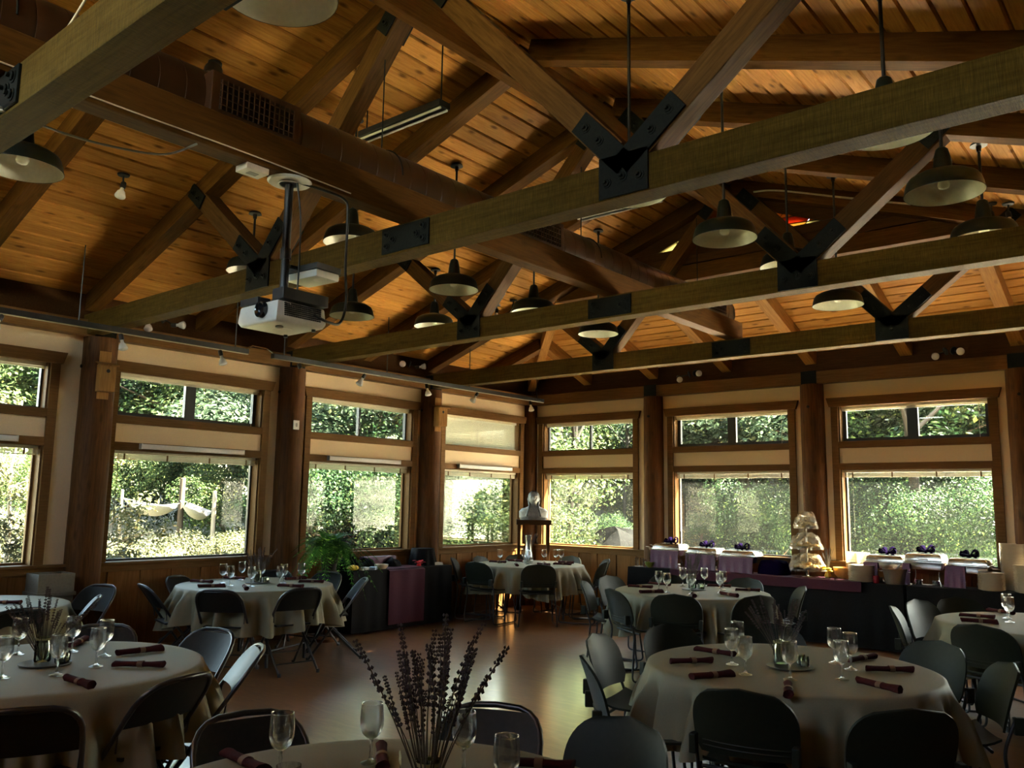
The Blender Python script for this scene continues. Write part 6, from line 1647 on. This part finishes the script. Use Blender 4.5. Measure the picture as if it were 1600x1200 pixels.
t = thing('access_point', 'flat white box with black top hung beside the projector pole', 'box', (4.735, -8.01, 2.90), R(4))
M().box(-0.13, -0.085, -0.045, 0.13, 0.085, 0.0).obj('body', PW, t, bevel=0.012, smooth=40)
M().box(-0.135, -0.09, 0.0, 0.135, 0.09, 0.035).obj('bracket', BLACK, t, bevel=0.004)
M().tube([(-0.03, -0.09, 0.02), (-0.035, -0.12, 0.02), (-0.035, -0.14, 0.02)], 0.012, 8).obj('clamp_arm', BLACK, t, smooth=60)
M().lathe([(0.0, 0.0), (0.05, 0.0), (0.0, 0.001)], 16, T(0.08, 0.0, -0.047)).obj('label_disc', WHITEP, t)
t = thing('smoke_sensor_box', 'small white junction box under the long beam left of the projector pole', 'box', (4.70, -8.42, 3.42), R(90))
M().box(-0.07, -0.055, -0.035, 0.07, 0.055, 0.0).obj('body', WHITEP, t, bevel=0.005)
M().box(-0.03, -0.02, -0.037, 0.03, 0.02, -0.034).obj('cover_label', plain('grey_label', (0.3, 0.3, 0.3), 0.5), t)
# cables
def cable(label, pts, r, mat, cat='cable'):
    p0 = Vector(pts[0]); P = [Vector(p) - p0 for p in pts]
    sm = []
    for i in range(len(P) - 1):
        a, b, c_, d = P[max(0, i - 1)], P[i], P[i + 1], P[min(len(P) - 1, i + 2)]
        for k in range(8):
            u = k / 8; sm.append(0.5 * ((2 * b) + (c_ - a) * u + (2 * a - 5 * b + 4 * c_ - d) * u * u + (-a + 3 * b - 3 * c_ + d) * u ** 3))
    sm.append(P[-1])
    o = M().tube(sm, r, 6).obj('cable', mat, smooth=80); o.location = p0
    return tag(o, label, cat)
cable('pale cable drooping from the end truss at the upper left', [(4.80, -9.36, 4.0), (4.80, -9.45, 3.75), (4.79, -9.53, 3.55), (4.79, -9.57, 3.40), (4.79, -9.63, 3.27), (4.79, -9.74, 3.23), (4.785, -9.95, 3.30)], 0.007, BLIND)
cable('long pale and dark cable sagging below the beam at the left', [(4.79, -9.98, 3.32), (4.79, -9.72, 3.25), (4.79, -9.45, 3.225), (4.79, -9.2, 3.24), (4.785, -8.96, 3.29), (4.785, -8.8, 3.40)], 0.006, plain('grey_cable', (0.20, 0.19, 0.15), 0.5))
cable('black cable looping down from the beam to the projector', [(4.72, -8.12, 3.42), (4.80, -8.00, 3.39), (4.80, -7.86, 3.38), (4.80, -7.83, 3.30), (4.80, -7.83, 2.98), (4.82, -7.83, 2.76), (4.86, -7.90, 2.62), (4.90, -8.02, 2.60), (4.88, -8.10, 2.63)], 0.008, BLACK)
cable('pale conduit crossing the gable beside the stained glass', [(5.02, -2.46, 5.02), (5.3, -2.46, 4.97), (6.0, -2.46, 4.73), (6.6, -2.46, 4.53)], 0.010, BLIND, 'conduit')
cable('thin black cable beside the projector pole', [(4.75, -8.16, 3.40), (4.77, -8.14, 3.20), (4.765, -8.13, 2.95), (4.76, -8.13, 2.72)], 0.005, BLACK)
cable('pale cable clipped along the top edge of the long beam', [(4.782, -9.9, 3.45), (4.782, -9.2, 3.445), (4.782, -8.6, 3.45), (4.782, -8.1, 3.445), (4.782, -7.8, 3.44)], 0.004, BLIND)
